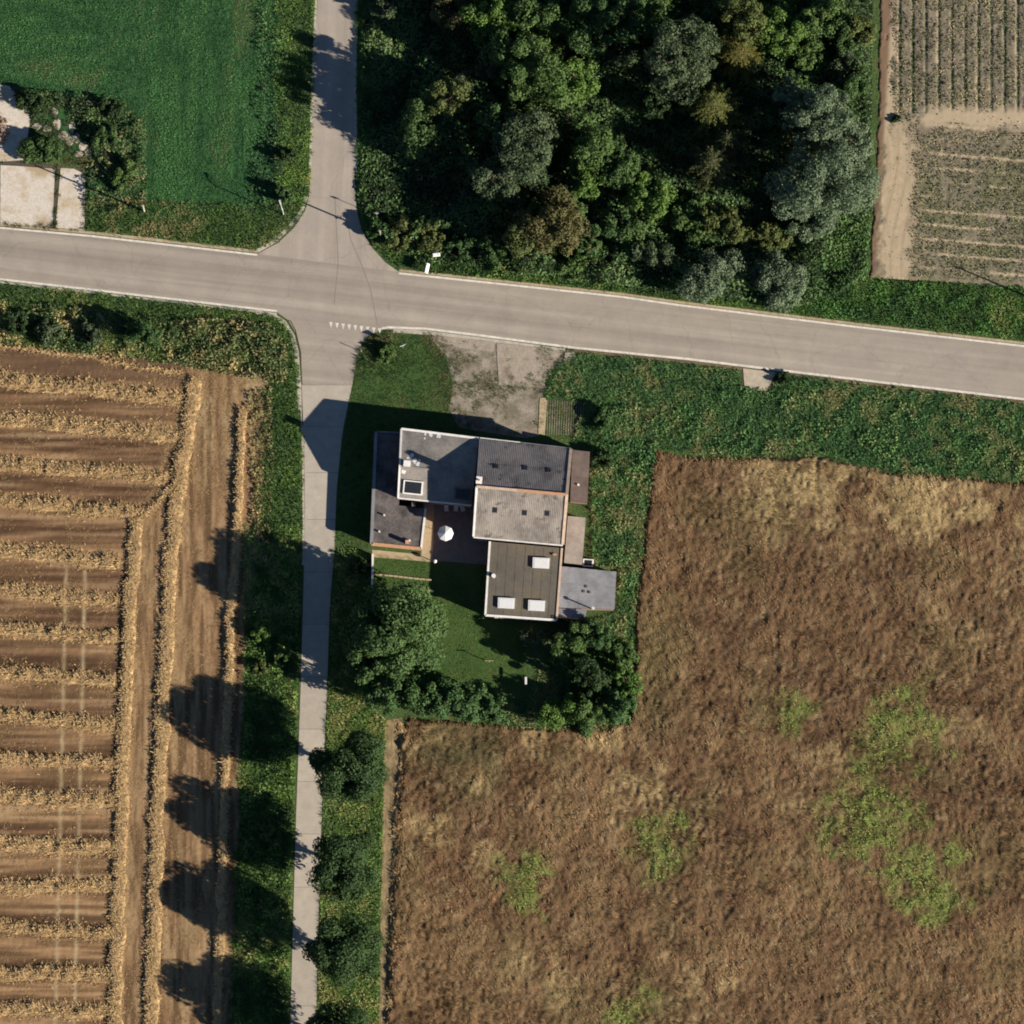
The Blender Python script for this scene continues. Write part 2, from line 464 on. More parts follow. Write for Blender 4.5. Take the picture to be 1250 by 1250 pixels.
# ------------------------------------------------------------------ the setting
gp = [(-2500, -2500, 0), (2500, -2500, 0), (2500, 2500, 0), (-2500, 2500, 0)]
ngon('ground', gp, M_ground)
ngon('verge', PV([(-400, -400), (1700, -400), (1700, 1700), (-400, 1700)], 0.004), M_verge)
ngon('green_field', PV(GREENF, 0.008), M_greenf)
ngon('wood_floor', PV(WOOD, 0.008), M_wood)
ngon('lawn', PV([(400, 670), (452, 674), (530, 683), (592, 757), (640, 760), (645, 850), (600, 870), (470, 850), (402, 860)], 0.008), M_lawn)
ngon('front_lawn', PV([(441, 420), (452, 411), (470, 405), (520, 407), (546, 437), (553, 470), (548, 500), (560, 522), (600, 530), (455, 530), (452, 670), (409, 662), (411, 600), (418, 530), (430, 470), (435, 440)], 0.008), M_lawn)
ngon('drive', PV(DRIVE, 0.012), M_gravel)
ngon('courtyard', PV([(516, 610), (580, 612), (600, 655), (600, 690), (528, 684), (514, 681)], 0.012), M_court_shaded)  # court floor in the buildings' shade, that shade put into its dark colour
ngon('patio', PV([(518, 612), (530, 613), (529, 660), (528, 683), (514, 681)], 0.016), M_patio)  # sunlit strip of the court, its light put into a tan tone
ngon('main_road', PV(NL + NR + SR[::-1] + SL[::-1], 0.02), M_asphalt)
ngon('north_road', PV(NWEDGE + NEEDGE[::-1], 0.02), M_asphalt_n)
ngon('lane_mouth', PV([(338, 381)] + SWEDGE[1:] + SEEDGE[::-1][:-1] + [(468, 402)], 0.02), M_asphalt)
mr = bpy.data.objects['main_road']; nr = bpy.data.objects['north_road']; lm = bpy.data.objects['lane_mouth']

def lerp_poly(poly, y):
    for (x1, y1), (x2, y2) in zip(poly[:-1], poly[1:]):
        if y1 <= y <= y2: return x1 + (x2 - x1) * (y - y1) / (y2 - y1)
    return poly[-1][0]

lane = ngon('concrete_lane', PV(LANEPOLY, 0.010), M_joint)
ys = [470, 521, 577, 634, 698, 762, 826, 890, 954, 1018, 1083, 1155, 1228, 1292, 1360, 1430, 1498]
for a, b in zip(ys[:-1], ys[1:]):
    tops = []
    for yy in np.linspace(a + 0.18, b - 0.18, 4): tops.append((lerp_poly(LANE_L, yy) + 0.3, yy))
    for yy in np.linspace(b - 0.18, a + 0.18, 4): tops.append((lerp_poly(LANE_R, yy) - 0.3, yy))
    z = 0.035 + random.uniform(-0.006, 0.006)
    m = MB(); m.prism(PV(tops, 0.0), PV(tops, z))
    obj('concrete_slab', m.mesh('concrete_slab', M_slab), lane, mat=None)

def line(pts, wd, mat, name, parent, z=0.026):
    me = strip_mesh(name, PV(pts, z), wd, mat)
    return obj(name, me, parent)

def sub(pts, off):
    return [(x, y + off) for x, y in pts]
line(sub(NL, 1.0), 0.24, M_paint, 'edge_line', mr)
line(sub(NR, 1.5), 0.24, M_paint, 'edge_line', mr)
line(sub(SL, -1.2), 0.26, M_paint, 'edge_line', mr)
line([(466, 401), (474, 399.5)] + sub(SR, -1.8)[1:], 0.26, M_paint, 'edge_line', mr)
# pale concrete gutters outside the asphalt
line([(314, 306.5), (336, 294), (353, 277), (368, 258), (374, 240)], 0.45, M_gutter, 'gutter_strip', nr, 0.028)
line([(378.5, 205), (381.5, 100), (384.5, 30), (387, -20)], 0.3, M_gutter, 'gutter_strip', nr, 0.028)
line([(434.5, 210), (433.5, 100), (435, 0), (437, -60)], 0.35, M_gutter, 'gutter_strip', nr, 0.028)
line([(312, 380), (334, 385), (347, 394), (357, 410), (362, 430), (365, 470), (367, 500)], 0.55, M_gutter, 'gutter_strip', lm, 0.028)
line(sub(NR, -2.0), 0.3, M_dirt, 'gutter_strip', mr, 0.016)
line(sub(NL, -3.0), 0.35, M_dirt, 'gutter_strip', mr, 0.016)
line(sub(SL, 2.2), 0.25, M_gutter, 'gutter_strip', mr, 0.016)
line(sub(SR[3:], 2.0), 0.25, M_dirt_edge, 'gutter_strip', mr, 0.016)
line([(480, 403.5), (520, 406), (600, 416), (690, 428)], 0.5, M_gutter, 'gutter_strip', mr, 0.016)
line([(423, 262), (428, 292), (441, 322), (452, 352), (461, 398)], 0.09, M_dark_line, 'tar_seam', mr, 0.027)  # thin dark line across the junction
line([(409, 243), (410, 262), (413, 320), (408, 372)], 0.07, M_dark_line, 'tar_seam', mr, 0.027)  # dark line, its upper end a wire's shadow painted on the road
line([(369.5, 500), (371, 560), (372, 640), (371, 690)], 0.5, M_gutter, 'gutter_strip', lm, 0.016)
line([(349, 390), (355, 392), (361, 404), (367, 430), (368.5, 470), (369.5, 520)], 0.12, M_joint, 'tar_seam', lm, 0.032)
# give-way teeth
for i in range(9):
    x = 404.0 + i * 7.45; y = 393.0 + i * 0.95
    pts = PV([(x - 2.3, y), (x + 2.3, y + 0.3), (x, y + 7.5)], 0.026)
    me = bpy.data.meshes.new('give_way_triangle'); me.from_pydata([tuple(p) for p in pts], [], [(0, 2, 1)]); me.update()
    me.materials.append(M_paint)
    obj('give_way_triangle', me, lm)

# concrete yard (left) as slabs
yard = ngon('concrete_yard', PV(YARD, 0.012), M_joint)
def slab(poly, parent, mat, z=0.05, name='concrete_slab'):
    m = MB(); m.prism(PV(poly, 0.0), PV(poly, z)); return obj(name, m.mesh(name, mat), parent)
slab([(-100, 195), (-1, 201), (-2, 271.5), (-100, 266)], yard, M_yard)
slab([(0.5, 201.5), (27, 203), (67, 206), (64, 277), (30, 275), (0, 272)], yard, M_yard)
slab([(74, 205), (90, 206), (104, 213), (103, 281), (68, 278)], yard, M_yard)
slab([(-100, 96), (0, 103), (11, 105), (20, 116), (32, 122), (37, 145), (29, 195), (0, 197.5), (-100, 190)], yard, M_yard, 0.06)
gy = np.random.default_rng(21)
for cx_, cy_, rx, ry in ((45, 154, 6, 4), (58, 157, 6, 5), (67, 137, 4, 7), (70, 152, 6, 8), (77, 165, 6, 6), (88, 155, 5, 7), (85, 172, 5, 6), (94, 168, 5, 7), (101, 178, 6, 6), (108, 186, 5, 5), (96, 188, 6, 4)):
    pts = [(cx_ + math.cos(t) * rx * gy.uniform(0.65, 1.2), cy_ + math.sin(t) * ry * gy.uniform(0.65, 1.2)) for t in np.linspace(0, 2 * math.pi, 10)[:-1]]
    slab(pts, yard, M_yard, 0.04 + gy.uniform(0, 0.015), 'broken_slab')
# driveway slabs
drv = bpy.data.objects['drive']
slab([(606, 418), (668, 425.5), (690, 429), (676, 441), (667, 456), (664.5, 474), (609, 469.5), (607, 440)], drv, M_drive, 0.05)
slab([(528, 409), (604, 417.5), (603, 430), (560, 424), (536, 417)], drv, M_drive, 0.045)
slab([(690, 430.5), (701, 430), (703, 436), (697, 441), (688, 440)], drv, M_yard, 0.07)
slab([(659, 486), (665, 485), (668, 490), (665, 531), (657, 529)], drv, M_patio, 0.06, 'kerb_slab')
slab([(907, 449.5), (947, 454.5), (941, 468), (934, 478), (909, 474)], ngon('culvert', PV([(904, 448.5), (949, 454), (940, 480), (906, 478)], 0.012), M_joint), M_drive2, 0.06)
gpv = ngon('grass_pavers', PV([(667, 486), (716, 490), (716, 520), (700, 537), (666, 532)], 0.012), M_lawn)
for i in range(16):
    x = 669 + i * 2.9
    m = MB(); a = P(x, 488 + i * 0.22, 0.04); b = P(x - 1.5, 531 - max(0, i - 9) * 2.2, 0.04)
    m.bar(a, b, 0.09, 0.04); obj('paver_bar', m.mesh('paver_bar', M_gravel), gpv)

# ------------------------------------------------------------------ relief fields (height grids)
def grid_field(name, poly, box, step, hfun, cfun, mat, kind='structure', noisy=6.0, seed=1):
    x0, y0, x1, y1 = box                         # photo pixels
    A = P(x0, y1); B = P(x1, y0)
    nx = int((B.x - A.x) / step) + 1; ny = int((B.y - A.y) / step) + 1
    gx, gy = np.meshgrid(np.linspace(A.x, B.x, nx), np.linspace(A.y, B.y, ny))
    x = gx.ravel(); y = gy.ravel()
    x = x + (hash2(np.arange(x.size), np.arange(x.size) * 3, seed) - 0.5) * step * 0.6
    y = y + (hash2(np.arange(x.size), np.arange(x.size) * 7, seed + 1) - 0.5) * step * 0.6
    px, py = PXA(x, y)
    wob = (fbm(x, y, 1.5, seed + 3) - 0.5) * noisy * 2
    ins = inpoly(px + wob, py + wob * 0.7, poly)
    z = hfun(px, py, x, y) * ins + 0.006 * (~ins)
    col = cfun(px, py, x, y)
    idx = np.arange(nx * ny).reshape(ny, nx)
    q = np.stack([idx[:-1, :-1], idx[:-1, 1:], idx[1:, 1:], idx[1:, :-1]], -1).reshape(-1, 4)
    keep = ins[q].any(1)
    q = q[keep]
    used = np.unique(q)
    remap = np.full(nx * ny, -1); remap[used] = np.arange(used.size)
    me = npmesh(name, np.stack([x, y, z], 1)[used], remap[q], col[used], mat)
    o = obj(name, me); o['kind'] = kind
    return o

def blob(px, py, cx, cy, r, x, y, seed):
    d = np.hypot(px - cx, py - cy) / r
    return np.clip(1.25 - d + (fbm(x, y, 2.0, seed) - 0.5) * 2.2, 0, 1)

GREENS = [(640, 1078, 38), (808, 1033, 38), (1065, 1000, 50), (1130, 1075, 50), (1105, 885, 44), (965, 872, 24), (770, 1243, 30), (1060, 940, 25)]
def crop_col(px, py, x, y):
    n1 = fbm(x, y, 9, 11); n2 = fbm(x, y, 1.1, 21); n3 = fbm(x, y, 3.0, 31)
    c = lerpc((0.136, 0.079, 0.041), (0.19, 0.118, 0.058), sstep(0.36, 0.64, n1 * 0.5 + n3 * 0.5) * (0.35 + 0.65 * sstep(600, 950, py)))
    c = lerpc(c, (0.235, 0.165, 0.09), sstep(0.56, 0.78, n2) * 0.7)
    # lodged pale straw
    tan = (1.5 * np.exp(-((py - 610 - 0.05 * (px - 1000)) / 48) ** 2) * sstep(870, 940, px)
           + 0.9 * blob(px, py, 790, 965, 50, x, y, 5) + 0.8 * blob(px, py, 665, 1200, 55, x, y, 6)
           + 0.8 * blob(px, py, 560, 1000, 75, x, y, 7) + 0.7 * blob(px, py, 860, 1200, 60, x, y, 8)
           + 0.6 * blob(px, py, 990, 900, 90, x, y, 9) + 0.6 * blob(px, py, 1190, 890, 50, x, y, 3)
           + 0.8 * np.exp(-((py - 905) / 20) ** 2) * (px < 760) + 0.5 * blob(px, py, 1180, 760, 80, x, y, 4))
    tan = np.clip(tan - 0.12, 0, 1) * sstep(0.35, 0.65, n3)
    c = lerpc(c, (0.40, 0.295, 0.14), np.clip(tan * 1.05, 0, 1) * 0.8)
    c = lerpc(c, (0.145, 0.115, 0.048), sstep(0.5, 0.7, fbm(x, y, 6, 38)) * 0.35)
    ol = blob(px, py, 560, 920, 55, x, y, 15) + 0.5 * np.exp(-((px - 800) / 25) ** 2) * (py > 760) * (py < 900)
    g = np.clip(ol * 0.5, 0, 1)
    c = lerpc(c, (0.075, 0.085, 0.035), g)
    g = np.zeros(px.shape)
    for i, (cx, cy, r) in enumerate(GREENS):
        g = np.maximum(g, blob(px, py, cx, cy, r, x, y, 40 + i))
    n4 = fbm(x, y, 0.7, 77)
    c = lerpc(c, (0.16, 0.18, 0.05), np.clip(g * 1.5, 0, 1) * (0.4 + 0.6 * sstep(0.36, 0.58, n4)))
    return c
def crop_h(px, py, x, y):
    return 0.34 + 0.16 * (fbm(x, y, 1.0, 51, 2) - 0.5) + 0.34 * (fbm(x, y * 0.7, 0.40, 53, 2) - 0.5) + 0.2 * (fbm(x, y, 5, 61) - 0.5)
grid_field('brown_field', CROP, (462, 540, 1330, 1330), 0.215, crop_h, crop_col, M_crop)

ngon('field_track', PV([(470, 880), (490, 876), (497, 890), (492, 960), (486, 1040), (480, 1140), (476, 1330), (462, 1330), (464, 1140), (467, 1000)], 0.012), M_track)
# top right field: ridges, with tracks
def trf_track(px, py):
    px = px + (vn(px, py, 9, 311) - 0.5) * 14 + (vn(px, py, 3, 312) - 0.5) * 6; py = py + (vn(px, py, 10, 313) - 0.5) * 8
    t = np.clip(1 - np.abs(px - 1100 + (py - 200) * 0.04) / 26, 0, 1) * sstep(120, 190, py)     # wide pale headland
    t = np.maximum(t, sstep(1092, 1086, px) * sstep(1076, 1080, px))
    t = np.maximum(t, np.exp(-((py - 144 - (px - 1180) * 0.0) / 11) ** 2) * sstep(1115, 1140, px))
    return np.clip(t * 1.4, 0, 1)
def trf_lines(px, py):
    up = (py < 138)
    ph = ((px - 1090) / 16.0) % 1.0
    fur = np.exp(-((ph - 0.5) / 0.09) ** 2) * up
    ph2 = ((py - 160 - (px - 1120) * 0.08) / 17.5) % 1.0
    pale_line = np.exp(-((ph2 - 0.5) / 0.1) ** 2) * (~up) * sstep(1118, 1135, px)  # pale track lines over the lower part
    return fur, pale_line
def trf_col(px, py, x, y):
    n = fbm(x, y, 4, 71); n2 = fbm(x, y, 0.5, 72)
    c = lerpc((0.135, 0.115, 0.08), (0.2, 0.165, 0.115), sstep(0.3, 0.7, n2))
    c = lerpc(c, (0.12, 0.12, 0.06), sstep(0.45, 0.7, n) * 0.6 * sstep(130, 230, py))
    fur, pale_line = trf_lines(px, py)
    c = lerpc(c, (0.36, 0.285, 0.185), np.clip(pale_line * sstep(0.42, 0.62, fbm(x, y * 2.5, 5, 75)) * 1.2, 0, 1))
    c = lerpc(c, (0.07, 0.06, 0.042), fur * 0.6 * sstep(0.25, 0.55, fbm(x, y * 0.4, 3, 79)))
    pale = ((px - 1090) / 48.0) % 1.0
    c = lerpc(c, (0.31, 0.24, 0.155), np.exp(-((pale - 0.12) / 0.05) ** 2) * (py < 140) * 0.7 * sstep(0.3, 0.6, fbm(x, y * 0.3, 2.0, 78)))
    t = trf_track(px, py) * (0.75 + 0.25 * n2)
    c = lerpc(c, (0.40, 0.31, 0.205), np.clip(t, 0, 1))
    rut = np.exp(-(((px - 1108 - (200 - py) * 0.05 + 8 * np.sin(py / 40)) % 13 - 6) / 1.3) ** 2) * sstep(150, 180, py) * (px < 1128)
    c = lerpc(c, (0.26, 0.19, 0.12), rut * 0.6)
    edge = sstep(1083, 1077, px + (py - 150) * 0.06)
    c = lerpc(c, (0.17, 0.11, 0.07), edge)
    return c
def trf_h(px, py, x, y):
    fur, pale_line = trf_lines(px, py)
    t = trf_track(px, py)
    return 0.10 + (1 - t) * (0.16 * (fbm(x, y, 0.5, 81) - 0.5) - 0.14 * fur - 0.03 * pale_line) + 0.04 * (fbm(x, y, 0.8, 83) - 0.5)
grid_field('harvested_field', TRF, (1055, -90, 1340, 365), 0.14, trf_h, trf_col, M_soil_attr, noisy=3.0, seed=5)

# stubble field: soil lines
def stub_col(px, py, x, y):
    ew = fbm(x * 0.06, y, 0.55, 91, 3); ns = fbm(x, y * 0.06, 0.45, 92, 3)
    head = sstep(150, 160, px - (1250 - py) * 0.03 + 8)
    head = np.where(py < 650, sstep(0, 12, px - (232 - (py - 450) * 0.36)), head)
    l = ew * (1 - head) + ns * head
    band = ((py - 462 - px * 0.09) / 53.5) % 1.0
    dark = np.where(head < 0.5, 0.5 + 0.5 * np.sin(2 * math.pi * (band - 0.1)), 0.35)
    dark = dark * (0.5 + 0.8 * fbm(x * 0.1, y, 4, 95, 2))
    c = lerpc((0.225, 0.134, 0.067), (0.112, 0.062, 0.033), np.clip(dark * 1.1, 0, 1))
    c = c * (0.6 + 0.8 * sstep(0.32, 0.68, l))[:, None]
    c = lerpc(c, (0.30, 0.22, 0.125), sstep(0.6, 0.8, l) * 0.6)
    top = sstep(462 + 0.07 * 0, 452, py - px * 0.095 + 5) * (px < 235)
    c = lerpc(c, (0.095, 0.056, 0.034), top * 0.75)
    # wheel tracks
    cx = 81 - (py - 690) * 0.024
    for off in (0, 23):
        tr = np.exp(-((px - cx - off) / 2.2) ** 2) * (py > 690)
        c = lerpc(c, (0.42, 0.32, 0.18), tr * 0.7 * (0.5 + 0.7 * vn(x, y, 0.6, 97)))
    c = lerpc(c, (0.34, 0.232, 0.118), head * sstep(0.5, 0.68, fbm(x, y * 0.12, 0.5, 93, 3)) * 0.6)
    # mixed straw on the upper headland
    mess = sstep(620, 480, py) * sstep(215, 245, px) * sstep(0.45, 0.62, fbm(x, y * 0.35, 0.8, 98))
    c = lerpc(c, (0.34, 0.25, 0.135), np.clip(mess, 0, 1) * 0.85)
    return c
def stub_h(px, py, x, y):
    return 0.03 + 0.07 * fbm(x, y, 0.4, 99, 3)
grid_field('stubble_field', STUBBLE, (-70, 405, 345, 1330), 0.172, stub_h, stub_col, M_soil_attr, noisy=7.0, seed=9)

# ------------------------------------------------------------------ scattered plants
rng = np.random.default_rng(11)
VEG = 1.95
def sample_poly(poly, dens, exclude=()):
    xs = [p[0] for p in poly]; ys_ = [p[1] for p in poly]
    a = P(min(xs), max(ys_)); b = P(max(xs), min(ys_))
    n = int((b.x - a.x) * (b.y - a.y) * dens)
    x = rng.uniform(a.x, b.x, n); y = rng.uniform(a.y, b.y, n)
    px, py = PXA(x, y)
    k = inpoly(px, py, poly)
    for e in exclude: k &= ~inpoly(px, py, e)
    return x[k], y[k], px[k], py[k]

def tufts(name, x, y, z0, h, col, blades=5, wd=0.07, lean=0.8, spread=0.12, mat=None, jit=0.25, bias=None):
    n = len(x)
    X = np.repeat(x, blades); Y = np.repeat(y, blades); Z = np.repeat(np.broadcast_to(z0, n), blades)
    H = np.repeat(np.broadcast_to(h, n), blades) * rng.uniform(0.6, 1.2, n * blades)
    C = np.repeat(col, blades, 0) * VEG * rng.uniform(1 - jit, 1 + jit, (n * blades, 1))
    a = rng.uniform(0, 2 * math.pi, n * blades)
    if bias is not None: a = bias + rng.normal(0, 0.5, n * blades)
    X = X + rng.normal(0, spread, X.size); Y = Y + rng.normal(0, spread, X.size)
    ca, sa = np.cos(a), np.sin(a)
    L = H * lean * rng.uniform(0.4, 1.3, X.size)
    wv = wd * rng.uniform(0.6, 1.4, X.size) / 2
    v0 = np.stack([X - sa * wv, Y + ca * wv, Z], 1); v1 = np.stack([X + sa * wv, Y - ca * wv, Z], 1)
    v2 = np.stack([X + ca * L, Y + sa * L, Z + H], 1)
    V = np.stack([v0, v1, v2], 1).reshape(-1, 3)
    F = np.arange(len(V)).reshape(-1, 3)
    me = npmesh(name, V, F, np.repeat(C, 3, 0), mat or M_grass)
    return me

def cards(pos, nrm, size, col, aspect=0.6):
    """leaf-shaped folded quads; returns V, F, C"""
    n = len(pos)
    nrm = nrm / np.linalg.norm(nrm, axis=1, keepdims=True)
    r = rng.normal(size=(n, 3))
    t = np.cross(nrm, r); t /= np.linalg.norm(t, axis=1, keepdims=True) + 1e-9
    b = np.cross(nrm, t)
    s = np.asarray(size)[:, None]
    v0 = pos - t * s * 0.5; v2 = pos + t * s * 0.5 - nrm * s * 0.12
    v1 = pos + b * s * aspect * 0.5 + nrm * s * 0.06; v3 = pos - b * s * aspect * 0.5 + nrm * s * 0.06
    V = np.stack([v0, v1, v2, v3], 1).reshape(-1, 3)
    F = np.arange(n * 4).reshape(-1, 4)
    return V, F, np.repeat(col, 4, 0)

def leafmass(x, y, hgt, size, col, jit=0.3, up=0.9, lo=0.35):
    n = len(x)
    z = hgt * rng.uniform(lo, 1.0, n)
    pos = np.stack([x, y, z], 1)
    nrm = rng.normal(size=(n, 3)) * 0.75; nrm[:, 2] = np.abs(nrm[:, 2]) * 0.5 + up
    nrm[:, 0] += 0.0
    c = col * VEG * rng.uniform(1 - jit, 1 + jit, (n, 1))
    return cards(pos, nrm, size * rng.uniform(0.6, 1.4, n), c)

def stuff(name, me, label, cat):
    o = obj(name, me); tag(o, label, cat, None, 'stuff'); return o

ROADS = [ROADPOLY, LANEPOLY]
def green_mix(px, py, x, y, dark=(0.03, 0.055, 0.016), mid=(0.055, 0.095, 0.024), dry=(0.15, 0.13, 0.05), s=6, seed=101, k=0.55):
    k = k - 0.05
    n = fbm(x, y, s, seed); n2 = fbm(x, y, 1.2, seed + 5)
    c = lerpc(dark, mid, sstep(0.35, 0.65, n2 * 0.6 + n * 0.4))
    return lerpc(c, dry, sstep(k, k + 0.25, n) * sstep(0.4, 0.6, n2) * 0.7)

# verges of tall grass
VERGES = [
 ('verge_grass', [(105, 243), (345, 252), (376, 245), (372, 258), (358, 279), (340, 295), (312, 305), (105, 281)], 16, 0.45, 'rough brown-green grass along the main road beside the concrete yard', dict(dry=(0.16, 0.12, 0.06), k=0.42)),
 ('verge_grass', [(338, -80), (387, -80), (384, 60), (380, 200), (376, 245), (335, 250)], 15, 0.4, 'bright verge grass beside the north road and the green field', dict(mid=(0.085, 0.14, 0.03), dry=(0.16, 0.16, 0.05))),
 ('verge_grass', [(-60, 337), (0, 345), (148, 362), (300, 380), (336, 385), (352, 398), (362, 420), (366, 470), (369, 560), (370, 640), (367, 720), (364, 830), (358, 1000), (354, 1140), (350, 1320), (275, 1320), (286, 1050), (293, 900), (300, 760), (318, 560), (322, 458), (240, 450), (215, 440), (-60, 415)], 14, 0.5, 'tall mixed verge grass between the stubble field and the lane', dict(mid=(0.065, 0.11, 0.026), dry=(0.21, 0.17, 0.08), k=0.5)),
 ('verge_grass', [(410, 670), (404, 760), (401, 850), (396, 960), (393, 1060), (391, 1140), (387, 1320), (462, 1320), (467, 1000), (472, 880), (452, 868), (452, 680)], 15, 0.45, 'tall verge grass under the row of lane trees', dict(dark=(0.05, 0.08, 0.022), mid=(0.09, 0.135, 0.032), dry=(0.17, 0.15, 0.06), k=0.45)),
 ('verge_grass', [(703, 431), (905, 452), (1250, 492), (1330, 500), (1330, 600), (1250, 590), (1090, 577), (1000, 558), (905, 560), (800, 548), (790, 640), (778, 740), (772, 880), (740, 890), (640, 890), (560, 882), (600, 868), (645, 850), (690, 760), (755, 745), (755, 695), (722, 688), (722, 548), (700, 540), (716, 490), (665, 484), (672, 452)], 15, 0.55, 'dense green tall grass between the main road, the house and the brown field', dict(dark=(0.032, 0.068, 0.025), mid=(0.066, 0.118, 0.038), dry=(0.15, 0.125, 0.06), k=0.42, s=4)),
 ('verge_grass', [(434, -80), (470, -80), (450, 240), (470, 285), (510, 318), (620, 333), (760, 350), (985, 374), (1052, 345), (1060, 340), (1110, 344), (1250, 352), (1330, 355), (1330, 425), (1250, 415), (1050, 393), (830, 366), (760, 356), (620, 341), (487, 327), (455, 298), (437, 255), (435, 100)], 15, 0.5, 'green roadside grass along the wood and the harvested field', dict(mid=(0.06, 0.11, 0.026), dry=(0.14, 0.14, 0.05))),
]
for nm, poly, dens, h, lab, kw in VERGES:
    x, y, px, py = sample_poly(poly, dens, ROADS + [YARD, [(904, 448), (950, 454), (941, 480), (906, 478)], HOUSEPOLY])
    hh = h * (0.35 + 0.8 * fbm(x, y, 2.0, 131))
    stuff(nm, tufts(nm, x, y, 0.0, hh, green_mix(px, py, x, y, **kw), 6, 0.085, 0.9), lab, 'grass')

# leafy weeds along the margins
def weeds(name, poly, dens, hbase, size, lab, kw, excl=(), s=1.6, seed=141):
    x, y, px, py = sample_poly(poly, dens, list(excl))
    n = fbm(x, y, s, seed)
    h = hbase * sstep(0.3, 0.75, n) + 0.08
    V, F, C = leafmass(x, y, h, size, green_mix(px, py, x, y, **kw))
    return stuff(name, npmesh(name, V, F, C, M_leaf), lab, 'weeds')
weeds('weeds', [(715, 490), (800, 500), (900, 470), (1000, 480), (1250, 510), (1330, 515), (1330, 590), (1250, 582), (1090, 570), (1000, 553), (900, 555), (802, 546), (790, 640), (776, 745), (770, 885), (690, 890), (690, 770), (756, 748), (757, 695), (724, 690), (722, 560)], 34, 0.55, 0.3, 'thick leafy weeds filling the strip between house and brown field', dict(dark=(0.036, 0.076, 0.026), mid=(0.064, 0.125, 0.038), dry=(0.12, 0.11, 0.05), k=0.42, s=3.5), [HOUSEPOLY])
weeds('weeds', [(-60, 360), (100, 375), (230, 395), (330, 400), (352, 420), (350, 452), (235, 448), (-60, 415)], 34, 1.0, 0.3, 'pale tangled weeds on the bank above the stubble field', dict(dark=(0.04, 0.06, 0.022), mid=(0.085, 0.105, 0.04), dry=(0.27, 0.2, 0.09), k=0.42), ROADS)
weeds('weeds', [(205, 392), (250, 388), (330, 395), (352, 420), (350, 470), (300, 462), (235, 450), (205, 440)], 40, 0.8, 0.32, 'straw-yellow dying weeds at the corner of stubble field and lane', dict(dark=(0.07, 0.075, 0.03), mid=(0.15, 0.13, 0.06), dry=(0.25, 0.19, 0.09), k=0.35), ROADS, 1.0, 147)
weeds('weeds', [(303, 478), (332, 470), (334, 560), (328, 680), (304, 720), (308, 600)], 40, 0.45, 0.28, 'dry yellowish weeds between the straw windrow and the lane verge', dict(dark=(0.10, 0.09, 0.04), mid=(0.17, 0.145, 0.065), dry=(0.24, 0.18, 0.09), k=0.4), ROADS, 1.0, 149)
weeds('weeds', [(296, 640), (366, 640), (362, 860), (352, 1320), (285, 1320), (297, 900)], 22, 1.0, 0.3, 'leafy weeds along the ditch beside the concrete lane', dict(mid=(0.08, 0.13, 0.03), dry=(0.12, 0.15, 0.04)), ROADS)
weeds('weeds', [(425, 880), (470, 880), (462, 1320), (425, 1320)], 14, 0.35, 0.28, 'leafy weeds below the lane trees beside the field track', dict(mid=(0.085, 0.125, 0.034), dry=(0.15, 0.14, 0.055), k=0.45), ROADS)
weeds('weeds', [(1000, 345), (1060, 342), (1330, 352), (1330, 425), (1250, 413), (985, 382)], 30, 0.5, 0.28, 'dense green weeds between the harvested field and the road', dict(dark=(0.02, 0.05, 0.016), mid=(0.045, 0.1, 0.026), dry=(0.08, 0.12, 0.035)), ROADS)
weeds('weeds', [(1030, 250), (1064, 250), (1058, 345), (985, 372), (980, 330), (1020, 290)], 30, 0.5, 0.28, 'bright green weeds at the wood edge beside the dirt track', dict(dark=(0.03, 0.065, 0.018), mid=(0.07, 0.135, 0.03), dry=(0.09, 0.15, 0.04)), ROADS)
weeds('weeds', [(428, 660), (452, 676), (452, 700), (412, 700), (410, 670)], 24, 0.4, 0.26, 'small weeds beside the garage corner and lane', dict(mid=(0.06, 0.1, 0.028)), ROADS)
weeds('weeds', [(10, 108), (90, 115), (150, 120), (180, 160), (180, 255), (108, 262), (106, 205), (112, 185), (95, 160), (85, 145), (75, 128), (60, 132), (40, 148)], 30, 0.9, 0.3, 'dark rank weeds spreading round the concrete yard', dict(dark=(0.03, 0.04, 0.02), mid=(0.055, 0.085, 0.028), dry=(0.11, 0.09, 0.045), k=0.5), ROADS)
weeds('weeds', [(310, 0), (350, 0), (352, 150), (345, 255), (300, 262), (318, 160)], 20, 0.7, 0.28, 'dark weedy ditch between the green field and the north road', dict(dark=(0.022, 0.04, 0.02), mid=(0.04, 0.075, 0.026), dry=(0.07, 0.1, 0.035)), ROADS)
weeds('weeds', [(505, 318), (560, 318), (700, 335), (860, 358), (860, 366), (700, 351), (510, 332)], 30, 0.8, 0.26, 'low roadside weeds in front of the wood', dict(mid=(0.065, 0.11, 0.026), dry=(0.14, 0.12, 0.045), k=0.45), ROADS)
